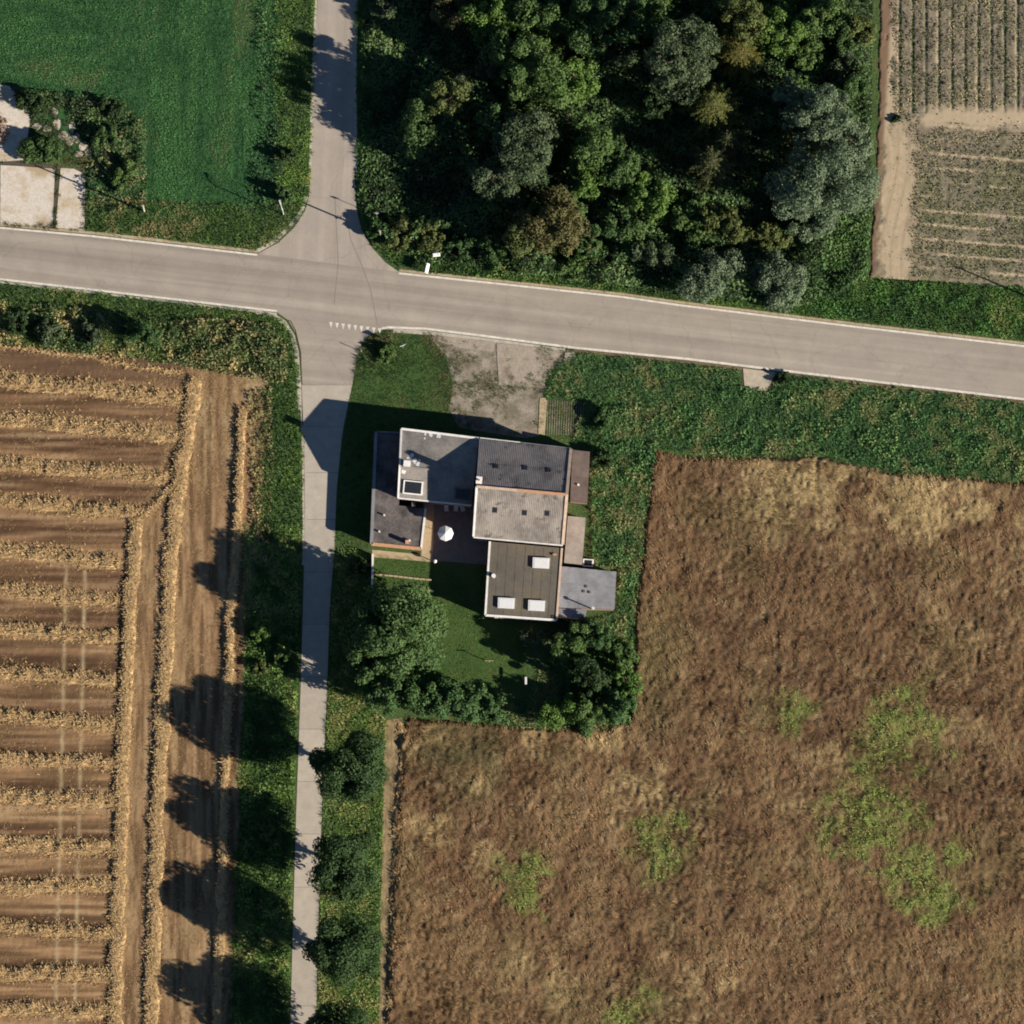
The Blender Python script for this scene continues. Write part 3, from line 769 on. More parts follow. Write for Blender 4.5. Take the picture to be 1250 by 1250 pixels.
# woodland undergrowth
x, y, px, py = sample_poly(WOOD, 34, ROADS)
k = py > -90
x, y, px, py = x[k], y[k], px[k], py[k]
mid_ = np.exp(-((px - 730) / 150) ** 2) + 0.8 * np.exp(-((py - 310 - (px - 600) * 0.12) / 35) ** 2) + 0.7 * sstep(960, 1000, px) * sstep(110, 60, py)
pit = np.maximum.reduce([sstep(600, 560, px) * sstep(160, 190, py) * sstep(285, 255, py), sstep(735, 755, px) * sstep(860, 840, px) * sstep(85, 105, py) * sstep(225, 205, py), sstep(885, 900, px) * sstep(970, 950, px) * sstep(70, 90, py) * sstep(275, 255, py)])
h = 0.25 + (1 - 0.8 * pit) * (1.0 + 2.6 * np.clip(mid_, 0, 1)) * sstep(0.36, 0.72, fbm(x, y, 3.4, 151))
V, F, C = leafmass(x, y, h, 0.36, green_mix(px, py, x, y, dark=(0.02, 0.034, 0.013), mid=(0.055, 0.095, 0.033), dry=(0.075, 0.10, 0.036), s=5), lo=0.55)
stuff('undergrowth', npmesh('undergrowth', V, F, C, M_leaf), 'dark green bramble undergrowth covering the wood floor', 'undergrowth')

# green field sward with mowing lines
x, y, px, py = sample_poly([(-60, -60), (345, -60), (345, 0), (338, 200), (325, 262), (180, 262), (130, 240), (120, 150), (30, 106), (-60, 98)], 25)
ns = sstep(110, 190, px - (110 - py) * 0.3)
str_ = 0.35 * np.sin(2 * math.pi * px / 21) * ns + 0.3 * np.sin(2 * math.pi * (py + px * 0.06) / 24) * (1 - ns) + ((fbm(x, y * 0.12, 0.9, 163) - 0.5) * ns + (fbm(x * 0.12, y, 0.9, 164) - 0.5) * (1 - ns)) * 4.6 + (fbm(x, y, 5, 161) - 0.5) * 2.4
c = lerpc((0.014, 0.048, 0.016), (0.042, 0.104, 0.033), sstep(-1.0, 1.0, str_))
dry = sstep(0.58, 0.75, fbm(x * (0.3 + 0.7 * ns), y * (1 - 0.7 * ns), 3, 162)) * 0.55
c = lerpc(c, (0.085, 0.098, 0.04), np.clip(dry * 1.4, 0, 0.8))
stuff('field_grass', tufts('field_grass', x, y, 0.0, 0.13 + 0.05 * sstep(-0.5, 0.5, str_), c * 0.98, 5, 0.066, 1.1), 'short dark green sward of the mown field', 'grass')
# lawns
x, y, px, py = sample_poly([(441, 420), (452, 411), (470, 405), (520, 407), (546, 437), (553, 470), (548, 500), (560, 522), (600, 530), (455, 530), (452, 670), (409, 662), (411, 600), (418, 530), (430, 470), (435, 440)], 20)
c = green_mix(px, py, x, y, dark=(0.022, 0.04, 0.013), mid=(0.036, 0.06, 0.018), dry=(0.085, 0.068, 0.032), k=0.42)
c = lerpc(c, (0.08, 0.062, 0.036), sstep(515, 550, px) * 0.7 * fbm(x, y, 1.0, 7))
tall = sstep(500, 470, px) * sstep(470, 440, py)
stuff('lawn_grass', tufts('lawn_grass', x, y, 0.0, 0.14 + 0.5 * tall * fbm(x, y, 1, 3), c, 5, 0.06, 0.9), 'small grass island at the corner of lane and road', 'grass')
x, y, px, py = sample_poly([(400, 672), (452, 676), (530, 683), (592, 757), (640, 762), (645, 850), (600, 870), (470, 850), (402, 860)], 20, [HOUSEPOLY])
c = green_mix(px, py, x, y, dark=(0.034, 0.052, 0.012), mid=(0.052, 0.072, 0.016), dry=(0.082, 0.08, 0.026), k=0.36)
stuff('lawn_grass', tufts('lawn_grass', x, y, 0.0, 0.10, c, 4, 0.055, 0.9), 'garden lawn behind the house under the big tree', 'grass')

x, y, px, py = sample_poly([(515, 405), (705, 428), (700, 445), (668, 470), (664, 535), (556, 524), (540, 480)], 30)
dd = np.minimum.reduce([np.hypot(px - 545, (py - 470) * 0.5), 0.9 * np.abs(px - 672) + 6, np.abs(py - 472) * 1.2 + np.abs(px - 640) * 0.12 + 4, np.hypot(px - 598, py - 462)])
def segd(px, py, pl):
    d = np.full(px.shape, 1e9)
    for (x1, y1), (x2, y2) in zip(pl[:-1], pl[1:]):
        t = np.clip(((px - x1) * (x2 - x1) + (py - y1) * (y2 - y1)) / ((x2 - x1) ** 2 + (y2 - y1) ** 2), 0, 1)
        d = np.minimum(d, np.hypot(px - x1 - t * (x2 - x1), py - y1 - t * (y2 - y1)))
    return d
dd = np.minimum(dd, segd(px, py, [(520, 409), (545, 435), (553, 470), (548, 500), (560, 522)]) * 0.8)
dd = np.minimum(dd, segd(px, py, [(702, 430), (672, 452), (665, 470)]) * 1.2)
k = fbm(x, y, 1.1, 191) > 0.30 + dd / 75.0
c = green_mix(px[k], py[k], x[k], y[k], dark=(0.03, 0.045, 0.016), mid=(0.05, 0.065, 0.022), dry=(0.1, 0.08, 0.04), k=0.4)
x2, y2, px2, py2 = sample_poly([(667, 486), (718, 489), (718, 522), (700, 538), (664, 533)], 30)
k2 = fbm(x2, y2, 0.8, 197) > 0.42
c2_ = green_mix(px2[k2], py2[k2], x2[k2], y2[k2], dark=(0.035, 0.04, 0.016), mid=(0.06, 0.06, 0.024), dry=(0.1, 0.08, 0.04), k=0.4)
stuff('paving_grass', tufts('paving_grass', x2[k2], y2[k2], 0.02, 0.1, c2_, 4, 0.06, 1.0), 'patchy grass growing through the grid paving', 'grass')
stuff('drive_grass', tufts('drive_grass', x[k], y[k], 0.03, 0.12, c, 4, 0.06, 1.0), 'sparse grass creeping over the cracked driveway', 'grass')
x, y, px, py = sample_poly([(-40, 100), (115, 120), (115, 282), (-40, 275)], 40)
d1 = np.minimum.reduce([np.abs(px - 69 + (py - 240) * 0.06) * 1.0, np.abs(py - 199) * 1.2 + (px < 0) * 9, np.abs(px - 104), np.hypot(px - 45, py - 182) * 0.35, np.abs(py - 130) * 0.8 + np.abs(px - 22) * 0.6, np.abs(py - 277 - (px - 50) * 0.08) * 1.4, np.where((px > 38) & (py < 200), 0.0, 99)])
k = fbm(x, y, 0.8, 195) > 0.42 + d1 / 16.0
c = green_mix(px[k], py[k], x[k], y[k], dark=(0.025, 0.035, 0.014), mid=(0.045, 0.06, 0.02), dry=(0.12, 0.09, 0.045), k=0.4)
stuff('yard_grass', tufts('yard_grass', x[k], y[k], 0.03, 0.16, c, 5, 0.06, 0.9), 'weeds growing in the joints of the concrete yard', 'grass')

# dry plants standing on the brown field
x, y, px, py = sample_poly([(p[0] if p[0] < 1340 else 1330, p[1] if p[1] < 1340 else 1320) for p in CROP], 19)
c = crop_col(px, py, x, y) * 0.95
g0 = c[:, 1] > c[:, 0] * 1.05
u_ = rng.uniform(0, 1, len(x))
c = lerpc(c, (0.15, 0.070, 0.038), sstep(0.68, 0.78, u_) * 0.55 * (~g0))
c = lerpc(c, (0.10, 0.085, 0.038), sstep(0.3, 0.22, u_) * 0.5)
c = lerpc(c, (0.21, 0.15, 0.085), sstep(0.93, 0.96, u_) * 0.6)
z0 = crop_h(px, py, x, y) - 0.12
c = c / VEG * 1.5
ang = np.repeat(1.1 + 2.6 * (fbm(x, y, 9, 177, 2) - 0.5) + 3.0 * (fbm(x, y, 2.2, 178, 2) - 0.5), 4)
stuff('dry_crop', tufts('dry_crop', x, y, z0, 0.2 + 0.2 * fbm(x, y, 2, 171), c, 4, 0.085, 1.3, 0.16, M_crop, 0.5, ang), 'brown dried crop plants covering the large field', 'crop')
x, y, px, py = sample_poly([(480, 820), (1260, 820), (1260, 1260), (480, 1260)], 30)
g = np.zeros(len(x))
for i, (cx_, cy_, r_) in enumerate(GREENS):
    g = np.maximum(g, blob(px, py, cx_, cy_, r_ * 0.9, x, y, 40 + i))
k = (g > rng.uniform(0.1, 1.0, len(x))) & (fbm(x, y, 0.8, 183) > 0.45) & inpoly(px, py, CROP)
x, y, px, py, g = x[k], y[k], px[k], py[k], g[k]
c = lerpc((0.08, 0.10, 0.027), (0.155, 0.172, 0.05), rng.uniform(0, 1, len(x)))
V, F, C = leafmass(x, y, 0.42 + 0.5 * fbm(x, y, 0.8, 184), 0.2, c, 0.25, lo=0.6)
stuff('field_weeds', npmesh('field_weeds', V, F, C, M_leaf), 'bright green weed patches standing in the brown field', 'weeds')
# leafy debris on the harvested field
x, y, px, py = sample_poly([(1090, -60), (1330, -60), (1330, 350), (1110, 338), (1085, 320)], 40)
t = trf_track(px, py); fur, pale_line = trf_lines(px, py)
k = rng.uniform(0, 1, len(x)) > np.clip(t * 1.3 + pale_line * 0.8 + fur * 0.5, 0, 0.97)
k &= sstep(0.3, 0.55, fbm(x, y, 0.9, 173)) > rng.uniform(0, 0.8, len(x)) * np.where(py > 150, 0.8, 1.1)
x, y, px, py = x[k], y[k], px[k], py[k]
c = green_mix(px, py, x, y, dark=(0.06, 0.06, 0.035), mid=(0.095, 0.1, 0.05), dry=(0.21, 0.17, 0.1), k=0.4, s=3)
g = sstep(150, 260, py)
c = lerpc(c, (0.075, 0.09, 0.036), g * 0.5)
V, F, C = leafmass(x, y, np.full(len(x), 0.30), 0.19, c, 0.45)
stuff('crop_litter', npmesh('crop_litter', V, F, C, M_leaf), 'withered leafy crop litter over the harvested field', 'crop litter')
# straw litter over the stubble
x, y, px, py = sample_poly([(-60, 425), (110, 434), (218, 448), (325, 460), (322, 560), (303, 760), (295, 900), (288, 1050), (280, 1320), (-60, 1320)], 26)
nn = fbm(x, y, 1.5, 175)
k = nn - 0.12 + sstep(660, 480, py) * sstep(200, 240, px) * 0.6 + 0.16 * (px > 150 + (1250 - py) * 0.03) > rng.uniform(0.35, 0.8, len(x))
x, y, px, py = x[k], y[k], px[k], py[k]
c = lerpc((0.095, 0.056, 0.027), (0.215, 0.143, 0.067), rng.uniform(0, 1, len(x)) ** 1.2)
stuff('straw_litter', tufts('straw_litter', x, y, 0.03, 0.09, c, 4, 0.07, 4.5, 0.15, M_straw), 'loose straw scattered over the stubble field', 'straw')

# ------------------------------------------------------------------ straw windrows
def windrow(pts, wd, hgt, label, group=None, seed=0, dens=70, rough=1.0):
    W = PV(pts)
    seg = [0]
    for a, b in zip(W[:-1], W[1:]): seg.append(seg[-1] + (b - a).length)
    L = seg[-1]; n = max(8, int(L / 0.22)); m_ = 9
    s = np.linspace(0, L, n)
    cx = np.interp(s, seg, [p.x for p in W]); cy = np.interp(s, seg, [p.y for p in W])
    dx = np.gradient(cx); dy = np.gradient(cy); q = np.hypot(dx, dy); dx /= q; dy /= q
    cw = (fbm(s, np.full(n, seed * 3.1), 2.2, seed + 200) - 0.5) * 0.8
    u = np.linspace(-1, 1, m_)
    S, U = np.meshgrid(np.arange(n), u, indexing='ij')
    half = wd / 2 * (0.75 + 0.6 * fbm(s, np.full(n, 5.0), 1.2, seed + 210))
    off = U * half[S] + cw[S]
    X = cx[S] - dy[S] * off; Y = cy[S] + dx[S] * off
    lfn = lambda X, Y: rough * (0.1 + 1.8 * fbm(X, Y, 0.9, seed + 220, 3) ** 1.3) + (1 - rough) * (0.6 + 0.35 * fbm(X, Y, 0.6, seed + 225, 3))
    lump = lfn(X, Y)
    pw = 0.8 if rough > 0.5 else 0.5
    Z = hgt * np.clip(1 - U ** 2, 0, 1) ** pw * lump + 0.02
    endf = np.clip(np.minimum(s, L - s) / 0.6, 0, 1)[S]
    Z = Z * (0.2 + 0.8 * endf)
    V = np.stack([X, Y, Z], -1).reshape(-1, 3)
    idx = np.arange(n * m_).reshape(n, m_)
    F = np.stack([idx[:-1, :-1], idx[:-1, 1:], idx[1:, 1:], idx[1:, :-1]], -1).reshape(-1, 4)
    t = fbm(V[:, 0], V[:, 1], 0.5, seed + 230)
    C = lerpc((0.24, 0.153, 0.072), (0.43, 0.285, 0.135), sstep(0.3, 0.65, t))
    # loose straw on top
    k = int(L * dens)
    i = rng.integers(0, n, k); uu = np.clip(rng.normal(0, 0.66, k), -2.2, 2.2)
    off = uu * half[i] + cw[i]
    sx = cx[i] - dy[i] * off + rng.normal(0, 0.08, k); sy = cy[i] + dx[i] * off + rng.normal(0, 0.08, k)
    sz = hgt * np.clip(1 - uu ** 2, 0, 1) ** pw * lfn(sx, sy) + 0.02
    me1 = npmesh('w', V, F, C)
    c2 = lerpc((0.27, 0.173, 0.081), (0.52, 0.35, 0.163), rng.uniform(0, 1, k))
    a = rng.uniform(0, 2 * math.pi, k); ln = rng.uniform(0.2, 0.55, k); w2 = rng.uniform(0.02, 0.05, k)
    ca, sa = np.cos(a), np.sin(a)
    v0 = np.stack([sx - sa * w2, sy + ca * w2, sz], 1); v1 = np.stack([sx + sa * w2, sy - ca * w2, sz], 1)
    tz = np.maximum(sz + rng.uniform(-0.06, 0.2 * (0.4 + 0.6 * rough), k), 0.02)
    v2 = np.stack([sx + ca * ln + sa * w2, sy + sa * ln - ca * w2, tz], 1); v3 = np.stack([sx + ca * ln - sa * w2, sy + sa * ln + ca * w2, tz], 1)
    V2 = np.stack([v0, v1, v2, v3], 1).reshape(-1, 3)
    V = np.concatenate([V, V2]); F = np.concatenate([F, np.arange(k * 4).reshape(-1, 4) + n * m_])
    C = np.concatenate([C, np.repeat(c2, 4, 0)])
    bpy.data.meshes.remove(me1)
    o = obj('straw_windrow', npmesh('straw_windrow', V, F, C, M_straw))
    tag(o, label, 'windrow', group)
    return o
rows = [(462, 488, 222), (510, 532, 218), (565, 583, 205), (613, 626, 176), (672, 687, 146), (720, 733, 144), (768, 778, 143), (821, 831, 141), (873, 886, 140), (926, 932, 140), (970, 979, 139),
        (1029, 1036, 138), (1084, 1080, 136), (1132, 1140, 135), (1187, 1190, 133), (1232, 1235, 131), (1286, 1290, 130)]
ORD = ['first', 'second', 'third', 'fourth', 'fifth', 'sixth', 'seventh', 'eighth', 'ninth', 'tenth', 'eleventh', 'twelfth', 'thirteenth', 'fourteenth', 'fifteenth', 'sixteenth', 'seventeenth']
for i, (yl, yr, xr) in enumerate(rows):
    sl = (yr - yl) / xr
    bend = random.uniform(-2, 2)
    windrow([(-70, yl - 70 * sl), (xr * 0.35, yl + sl * xr * 0.35 + bend), (xr * 0.7, yl + sl * xr * 0.7 - bend), (xr, yr)], random.uniform(1.4, 1.9), random.uniform(0.32, 0.46),
            ORD[i] + ' crosswise straw windrow on the stubble field counted from the roadside bank', 'straw windrows across the stubble field', i, 120)
windrow([(-70, 414), (0, 424), (110, 436), (222, 457)], 0.45, 0.15, 'thin pale straw line along the top edge of the stubble field', None, 31, 40)
windrow([(168, 634), (163, 680), (159, 740), (151, 900), (146, 1050), (139, 1250), (136, 1320)], 1.7, 0.44, 'long straw windrow closing off the ends of the crosswise rows', None, 41, 130, 0.3)
windrow([(238, 462), (230, 520), (218, 590), (208, 690), (199, 850), (192, 1000), (184, 1250), (181, 1320)], 1.8, 0.46, 'long straw windrow along the middle of the headland', None, 43, 130, 0.3)
windrow([(297, 500), (293, 600), (287, 690), (279, 820), (275, 950), (271, 1080), (266, 1200), (262, 1320)], 1.0, 0.6, 'narrow straw windrow beside the weedy ditch', None, 47, 70, 0.2)
windrow([(228, 580), (205, 600), (190, 618), (168, 634)], 0.8, 0.25, 'short bent straw windrow joining the headland rows', None, 53, 70)
windrow([(487, 882), (494, 910), (490, 960), (484, 1000), (481, 1100), (476, 1250), (474, 1320)], 0.8, 0.16, 'dry ridge of straw along the edge of the brown field', None, 59, 22, 0.0)

# ------------------------------------------------------------------ trees and shrubs
PAL = {
 'oak':    ((0.032, 0.058, 0.020), (0.058, 0.092, 0.030)),
 'avenue': ((0.024, 0.047, 0.017), (0.046, 0.075, 0.026)),
 'lime':   ((0.04, 0.07, 0.021), (0.074, 0.112, 0.034)),
 'willow': ((0.066, 0.092, 0.054), (0.135, 0.17, 0.098)),
 'olive':  ((0.045, 0.06, 0.02), (0.088, 0.098, 0.032)),
 'grey':   ((0.036, 0.054, 0.027), (0.072, 0.09, 0.045)),
 'rust':   ((0.05, 0.055, 0.022), (0.095, 0.08, 0.032)),
 'bright': ((0.048, 0.088, 0.02), (0.09, 0.138, 0.034)),
 'dark':   ((0.022, 0.040, 0.016), (0.042, 0.068, 0.024)),
 'hedge':  ((0.03, 0.058, 0.021), (0.054, 0.092, 0.031)),
}
def tree(px, py, rpx, H, pal, label, name='tree', group=None, seed=0, card=0.34, low=0.28, dens=230, sparse=0.0, cat='tree', irregular=False):
    """px,py = crown centre in the photo; base found by dropping the crown's mid height to the ground"""
    R = rpx * 0.108
    mid = H * (0.5 + low / 2)
    c = P(px, py, mid)
    base = Vector((c.x, c.y, 0))
    g = np.random.default_rng(1000 + seed)
    z0 = H * low
    nl = int(12 + R * 6.0) + (6 if irregular else 0)
    sq = g.uniform(0.95, 1.35) if irregular else 1.0; tw = g.uniform(0, 3.14)
    lob = []
    for i in range(nl):
        a = g.uniform(0, 2 * math.pi); rr = R * (0.84 if irregular else 0.78) * math.sqrt(g.uniform(0, 1)); f = g.uniform(0.12, 0.95)
        taper = max(0.3, 1 - (abs(f - 0.4) / 0.66) ** 2.4) ** 0.5
        lr = R * g.uniform(0.12 if irregular else 0.2, 0.34 if irregular else 0.36) * (0.65 + 0.35 * taper)
        ex, ey = (math.cos(a) * rr * taper * sq, math.sin(a) * rr * taper / sq)
        lob.append((ex * math.cos(tw) - ey * math.sin(tw), ex * math.sin(tw) + ey * math.cos(tw), z0 + (H - z0) * f * 0.92, lr, g.uniform(0, 1)))
    lob = np.array(lob)
    top = (lob[:, 2] + lob[:, 3]).max(); lob[:, 2] -= max(0, top - H)
    N = int(dens * 1.7 * R * R * (1 - sparse) + 160)
    li = g.integers(0, nl, N * 2)
    d = g.normal(size=(N * 2, 3)); d[:, 2] = d[:, 2] + 0.25
    d /= np.linalg.norm(d, axis=1, keepdims=True)
    rad = lob[li, 3] * g.uniform(0.72, 1.1, N * 2)
    pos = lob[li, :3] + d * rad[:, None] * np.array([1.0, 1.0, 0.85])
    dist = np.min(np.linalg.norm(pos[:, None, :] - lob[None, :, :3], axis=2) / lob[None, :, 3] + (np.arange(nl)[None] == li[:, None]) * 9, axis=1)
    keep = (dist > 0.72) & (pos[:, 2] > 0.15)
    pos, d, li = pos[keep][:N], d[keep][:N], li[keep][:N]
    nrm = d * 0.8 + g.normal(size=d.shape) * 0.46 + np.array([0, 0, 0.2])
    c0, c1 = (np.array(q) * (1.3 if pal in ('willow', 'avenue', 'dark') else 1.6) for q in PAL[pal])
    tcol = np.clip(0.25 + 0.5 * lob[li, 4] + g.normal(0, 0.25, len(li)), 0, 1.2)
    C = lerpc(c0, c1, tcol)
    V, F, CC = cards(pos, nrm, card * g.uniform(0.55, 1.35, len(pos)), C, 0.62)
    ni = int(45 * R * R + 40)                       # inner foliage
    l2 = g.integers(0, nl, ni); dd = g.normal(size=(ni, 3)); dd /= np.linalg.norm(dd, axis=1, keepdims=True)
    p2 = lob[l2, :3] + dd * (lob[l2, 3] * g.uniform(0.1, 0.7, ni))[:, None]; p2[:, 2] = np.maximum(p2[:, 2], 0.2)
    V2, F2, C2 = cards(p2, dd + g.normal(0, 0.5, dd.shape), card * g.uniform(1.6, 2.6, ni), lerpc(c0, c1, g.uniform(0, 0.7, ni)), 0.8)
    F = np.concatenate([F, F2 + len(V)]); V = np.concatenate([V, V2]); CC = np.concatenate([CC, C2])
    e = thing(name, label, cat, base, group)
    obj('crown', npmesh('crown', V, F, CC, M_leaf), e, world=False)
    m = MB()
    tr = max(0.06, 0.03 * H)
    lean = g.normal(0, 0.02, 2) * H
    tp = [(0, 0, -0.05), (lean[0] * 0.4, lean[1] * 0.4, H * 0.3), (lean[0], lean[1], H * 0.78)]
    m.tube(tp, [tr, tr * 0.75, tr * 0.2], 7)
    for i in range(0, min(nl, 12)):
        x_, y_, z_, lr, _ = lob[i]
        s0 = min(0.7, max(0.18, z_ / H - 0.25)) * H
        sx, sy = lean[0] * s0 / H, lean[1] * s0 / H
        m.tube([(sx, sy, s0), ((sx + x_) * 0.5, (sy + y_) * 0.5, s0 * 0.45 + z_ * 0.55), (x_, y_, z_)], [tr * 0.42, tr * 0.28, tr * 0.1], 5)
    obj('trunk', m.mesh('trunk', M_bark), e, world=False)
    return e

def conifer(px, py, rpx, H, label, seed=0, col=((0.075, 0.095, 0.025), (0.16, 0.17, 0.045)), group=None):
    R = rpx * 0.1
    c = P(px, py, H * 0.8); base = Vector((c.x, c.y, 0))
    g = np.random.default_rng(5000 + seed)
    e = thing('spruce_tree', label, 'tree', base, group)
    pos, nrm, cc, siz = [], [], [], []
    m = MB(); m.tube([(0, 0, -0.05), (0, 0, H * 0.5), (0, 0, H)], [0.028 * H * 0.6, 0.012 * H, 0.01], 7)
    lev = int(H * 1.5)
    for l in range(lev):
        f = 0.2 + 0.78 * l / lev; z = H * f
        rl = R * (1 - f) ** 0.75 * 1.9 * g.uniform(0.85, 1.1)
        nb = 7 if l % 2 else 8
        for b in range(nb):
            a = 2 * math.pi * (b + g.uniform(-0.2, 0.2)) / nb + l * 0.5
            ln = rl * g.uniform(0.75, 1.15)
            ks = max(6, int(ln * 26))
            s = np.sqrt(g.uniform(0.02, 1, ks))
            side = g.normal(0, 0.13, ks) * ln * (1.15 - s) * 1.0
            x = np.cos(a) * s * ln - np.sin(a) * side; y = np.sin(a) * s * ln + np.cos(a) * side
            zz = z + 0.05 * ln - 0.35 * ln * s ** 1.6 + g.normal(0, 0.03, ks)
            pos.append(np.stack([x, y, zz], 1)); nrm.append(g.normal(0, 0.35, (ks, 3)) + np.array([0, 0, 1]))
            cc.append(lerpc(col[0], col[1], np.clip(g.uniform(0, 1, ks) * 0.6 + s * 0.2 + 0.35 * f, 0, 1))); siz.append(g.uniform(0.14, 0.3, ks))
            m.tube([(0, 0, z), (math.cos(a) * ln * 0.5, math.sin(a) * ln * 0.5, z - 0.04 * ln), (math.cos(a) * ln * 0.92, math.sin(a) * ln * 0.92, z - 0.27 * ln)], [0.035, 0.022, 0.008], 4)
    V, F, C = cards(np.concatenate(pos), np.concatenate(nrm), np.concatenate(siz), np.concatenate(cc), 0.5)
    obj('crown', npmesh('crown', V, F, C, M_leaf), e, world=False)
    obj('trunk', m.mesh('trunk', M_bark), e, world=False)
    return e

# avenue trees along the concrete lane
LT = ['round dark green lane tree standing next to the garden hedge', 'round dark green lane tree, second from the garden hedge', 'round dark green lane tree, third from the garden hedge', 'round dark green lane tree, fourth from the garden hedge']
G = 'row of round trees along the concrete lane'
for i, (x_, y_, r_, h_) in enumerate([(427, 935, 47, 9.9), (422, 1053, 44, 9.3), (419, 1161, 46, 9.7), (413, 1268, 45, 9.5)]):
    tree(x_, y_, r_, h_, 'avenue', LT[i], 'lane_tree', G, 10 + i, 0.32, 0.42, 290)
tree(484, 768, 60, 10.2, 'oak', 'large broad garden tree overhanging the lawn beside the lane', 'garden_tree', None, 20, 0.4, 0.25, 200)
tree(452, 808, 32, 7.6, 'oak', 'smaller tree tucked between the large garden tree and the lane', 'garden_tree', None, 21, 0.36, 0.12, 230)  # second crown added to close the gap in the lane's shade
for i, (x_, y_, r_, h_) in enumerate([(470, 846, 29, 7.2), (512, 848, 28, 6.2), (548, 854, 26, 5.4), (578, 858, 25, 5.0), (602, 864, 18, 4.2)]):
    tree(x_, y_, r_, h_, 'hedge', ['tall green hedge bush at the lane end of the garden hedge', 'green hedge bush beside the tall lane-end bush', 'middle green bush of the garden hedge', 'green hedge bush next to the hedge end by the dark hollow', 'small end bush of the garden hedge by the dark hollow'][i], 'hedge_bush', 'tall hedge behind the garden lawn', 30 + i, 0.32, 0.06, 260, cat='bush')
for i, (x_, y_, r_, h_, pl, lb) in enumerate([
    (683, 868, 25, 4.2, 'bright', 'bright green rounded bush at the garden corner next to the field'),
    (715, 872, 24, 4.2, 'lime', 'green bush between the bright garden bush and the weedy corner'),
    (752, 862, 24, 4.6, 'hedge', 'dull green bush at the corner of garden and brown field'),
    (765, 830, 19, 4.0, 'bright', 'light green bush along the field edge behind the garden'),
    (763, 795, 19, 3.4, 'lime', 'leafy bush on the field edge below the grey shed'),
    (693, 783, 26, 4.6, 'lime', 'yellow-green bush under the grey shed'),
    (726, 775, 24, 4.2, 'hedge', 'green bush below the corner of the grey shed'),
    (653, 778, 15, 3.0, 'grey', 'small grey-green shrub against the flat-roofed workshop'),
    (716, 826, 26, 6.0, 'dark', 'dark bush amid the shaded garden hollow'),
    (175, 408, 19, 4.2, 'hedge', 'dense round shrub on the bank beside the stubble field'),
    (60, 405, 18, 2.2, 'grey', 'grey-green thicket on the bank below the main road'),
    (22, 392, 17, 2.6, 'dark', 'dark thicket on the bank below the main road'),
    (110, 408, 15, 1.8, 'grey', 'low pale thicket on the bank edge of the stubble field'),
    (320, 772, 13, 2.2, 'bright', 'pale bright shrub in the ditch beside the shaded lane'),
    (345, 800, 12, 1.8, 'lime', 'small green shrub on the lane verge'),
    (318, 815, 10, 1.3, 'olive', 'small olive shrub on the field side of the ditch'),
    (325, 1015, 11, 1.6, 'lime', 'low shrub on the verge among the tree shadows'),
    (50, 182, 22, 2.3, 'oak', 'rounded bush growing through the concrete yard'),
    (1094, 146, 6, 0.6, 'grey', 'tiny dark bush at the edge of the pale dirt track'),
    (35, 122, 16, 1.6, 'dark', 'dark bush on the upper edge of the concrete yard'),
    (134, 133, 15, 1.3, 'dark', 'dark bramble bush at the corner of the green field'),
    (125, 165, 17, 1.5, 'oak', 'bramble bush beside the broken concrete'),
    (150, 210, 20, 1.6, 'lime', 'light green bush between the concrete yard and the green field'),
    (345, 235, 14, 1.8, 'hedge', 'bush on the corner of the north road and main road'),
    (348, 190, 11, 1.6, 'dark', 'dark ditch bush beside the north road'),
    (735, 510, 16, 1.6, 'hedge', 'green bush beside the grass paving'),
    (735, 560, 14, 1.8, 'dark', 'dark bush against the brown lean-to'),
    (440, 690, 10, 1.5, 'dark', 'small dark bush beside the garage corner'),
    (955, 462, 9, 1.0, 'dark', 'dark tuft of growth in the ditch beside the concrete culvert slab'),  # dark bush added where the opening by the slab lies in shade
    (470, 430, 13, 1.2, 'lime', 'tall ragged grass bush on the corner lawn'),
    ]):
    tree(x_, y_, r_, h_, pl, lb, 'bush', None, 60 + i, 0.27, 0.05, 330, cat='bush', irregular=True)

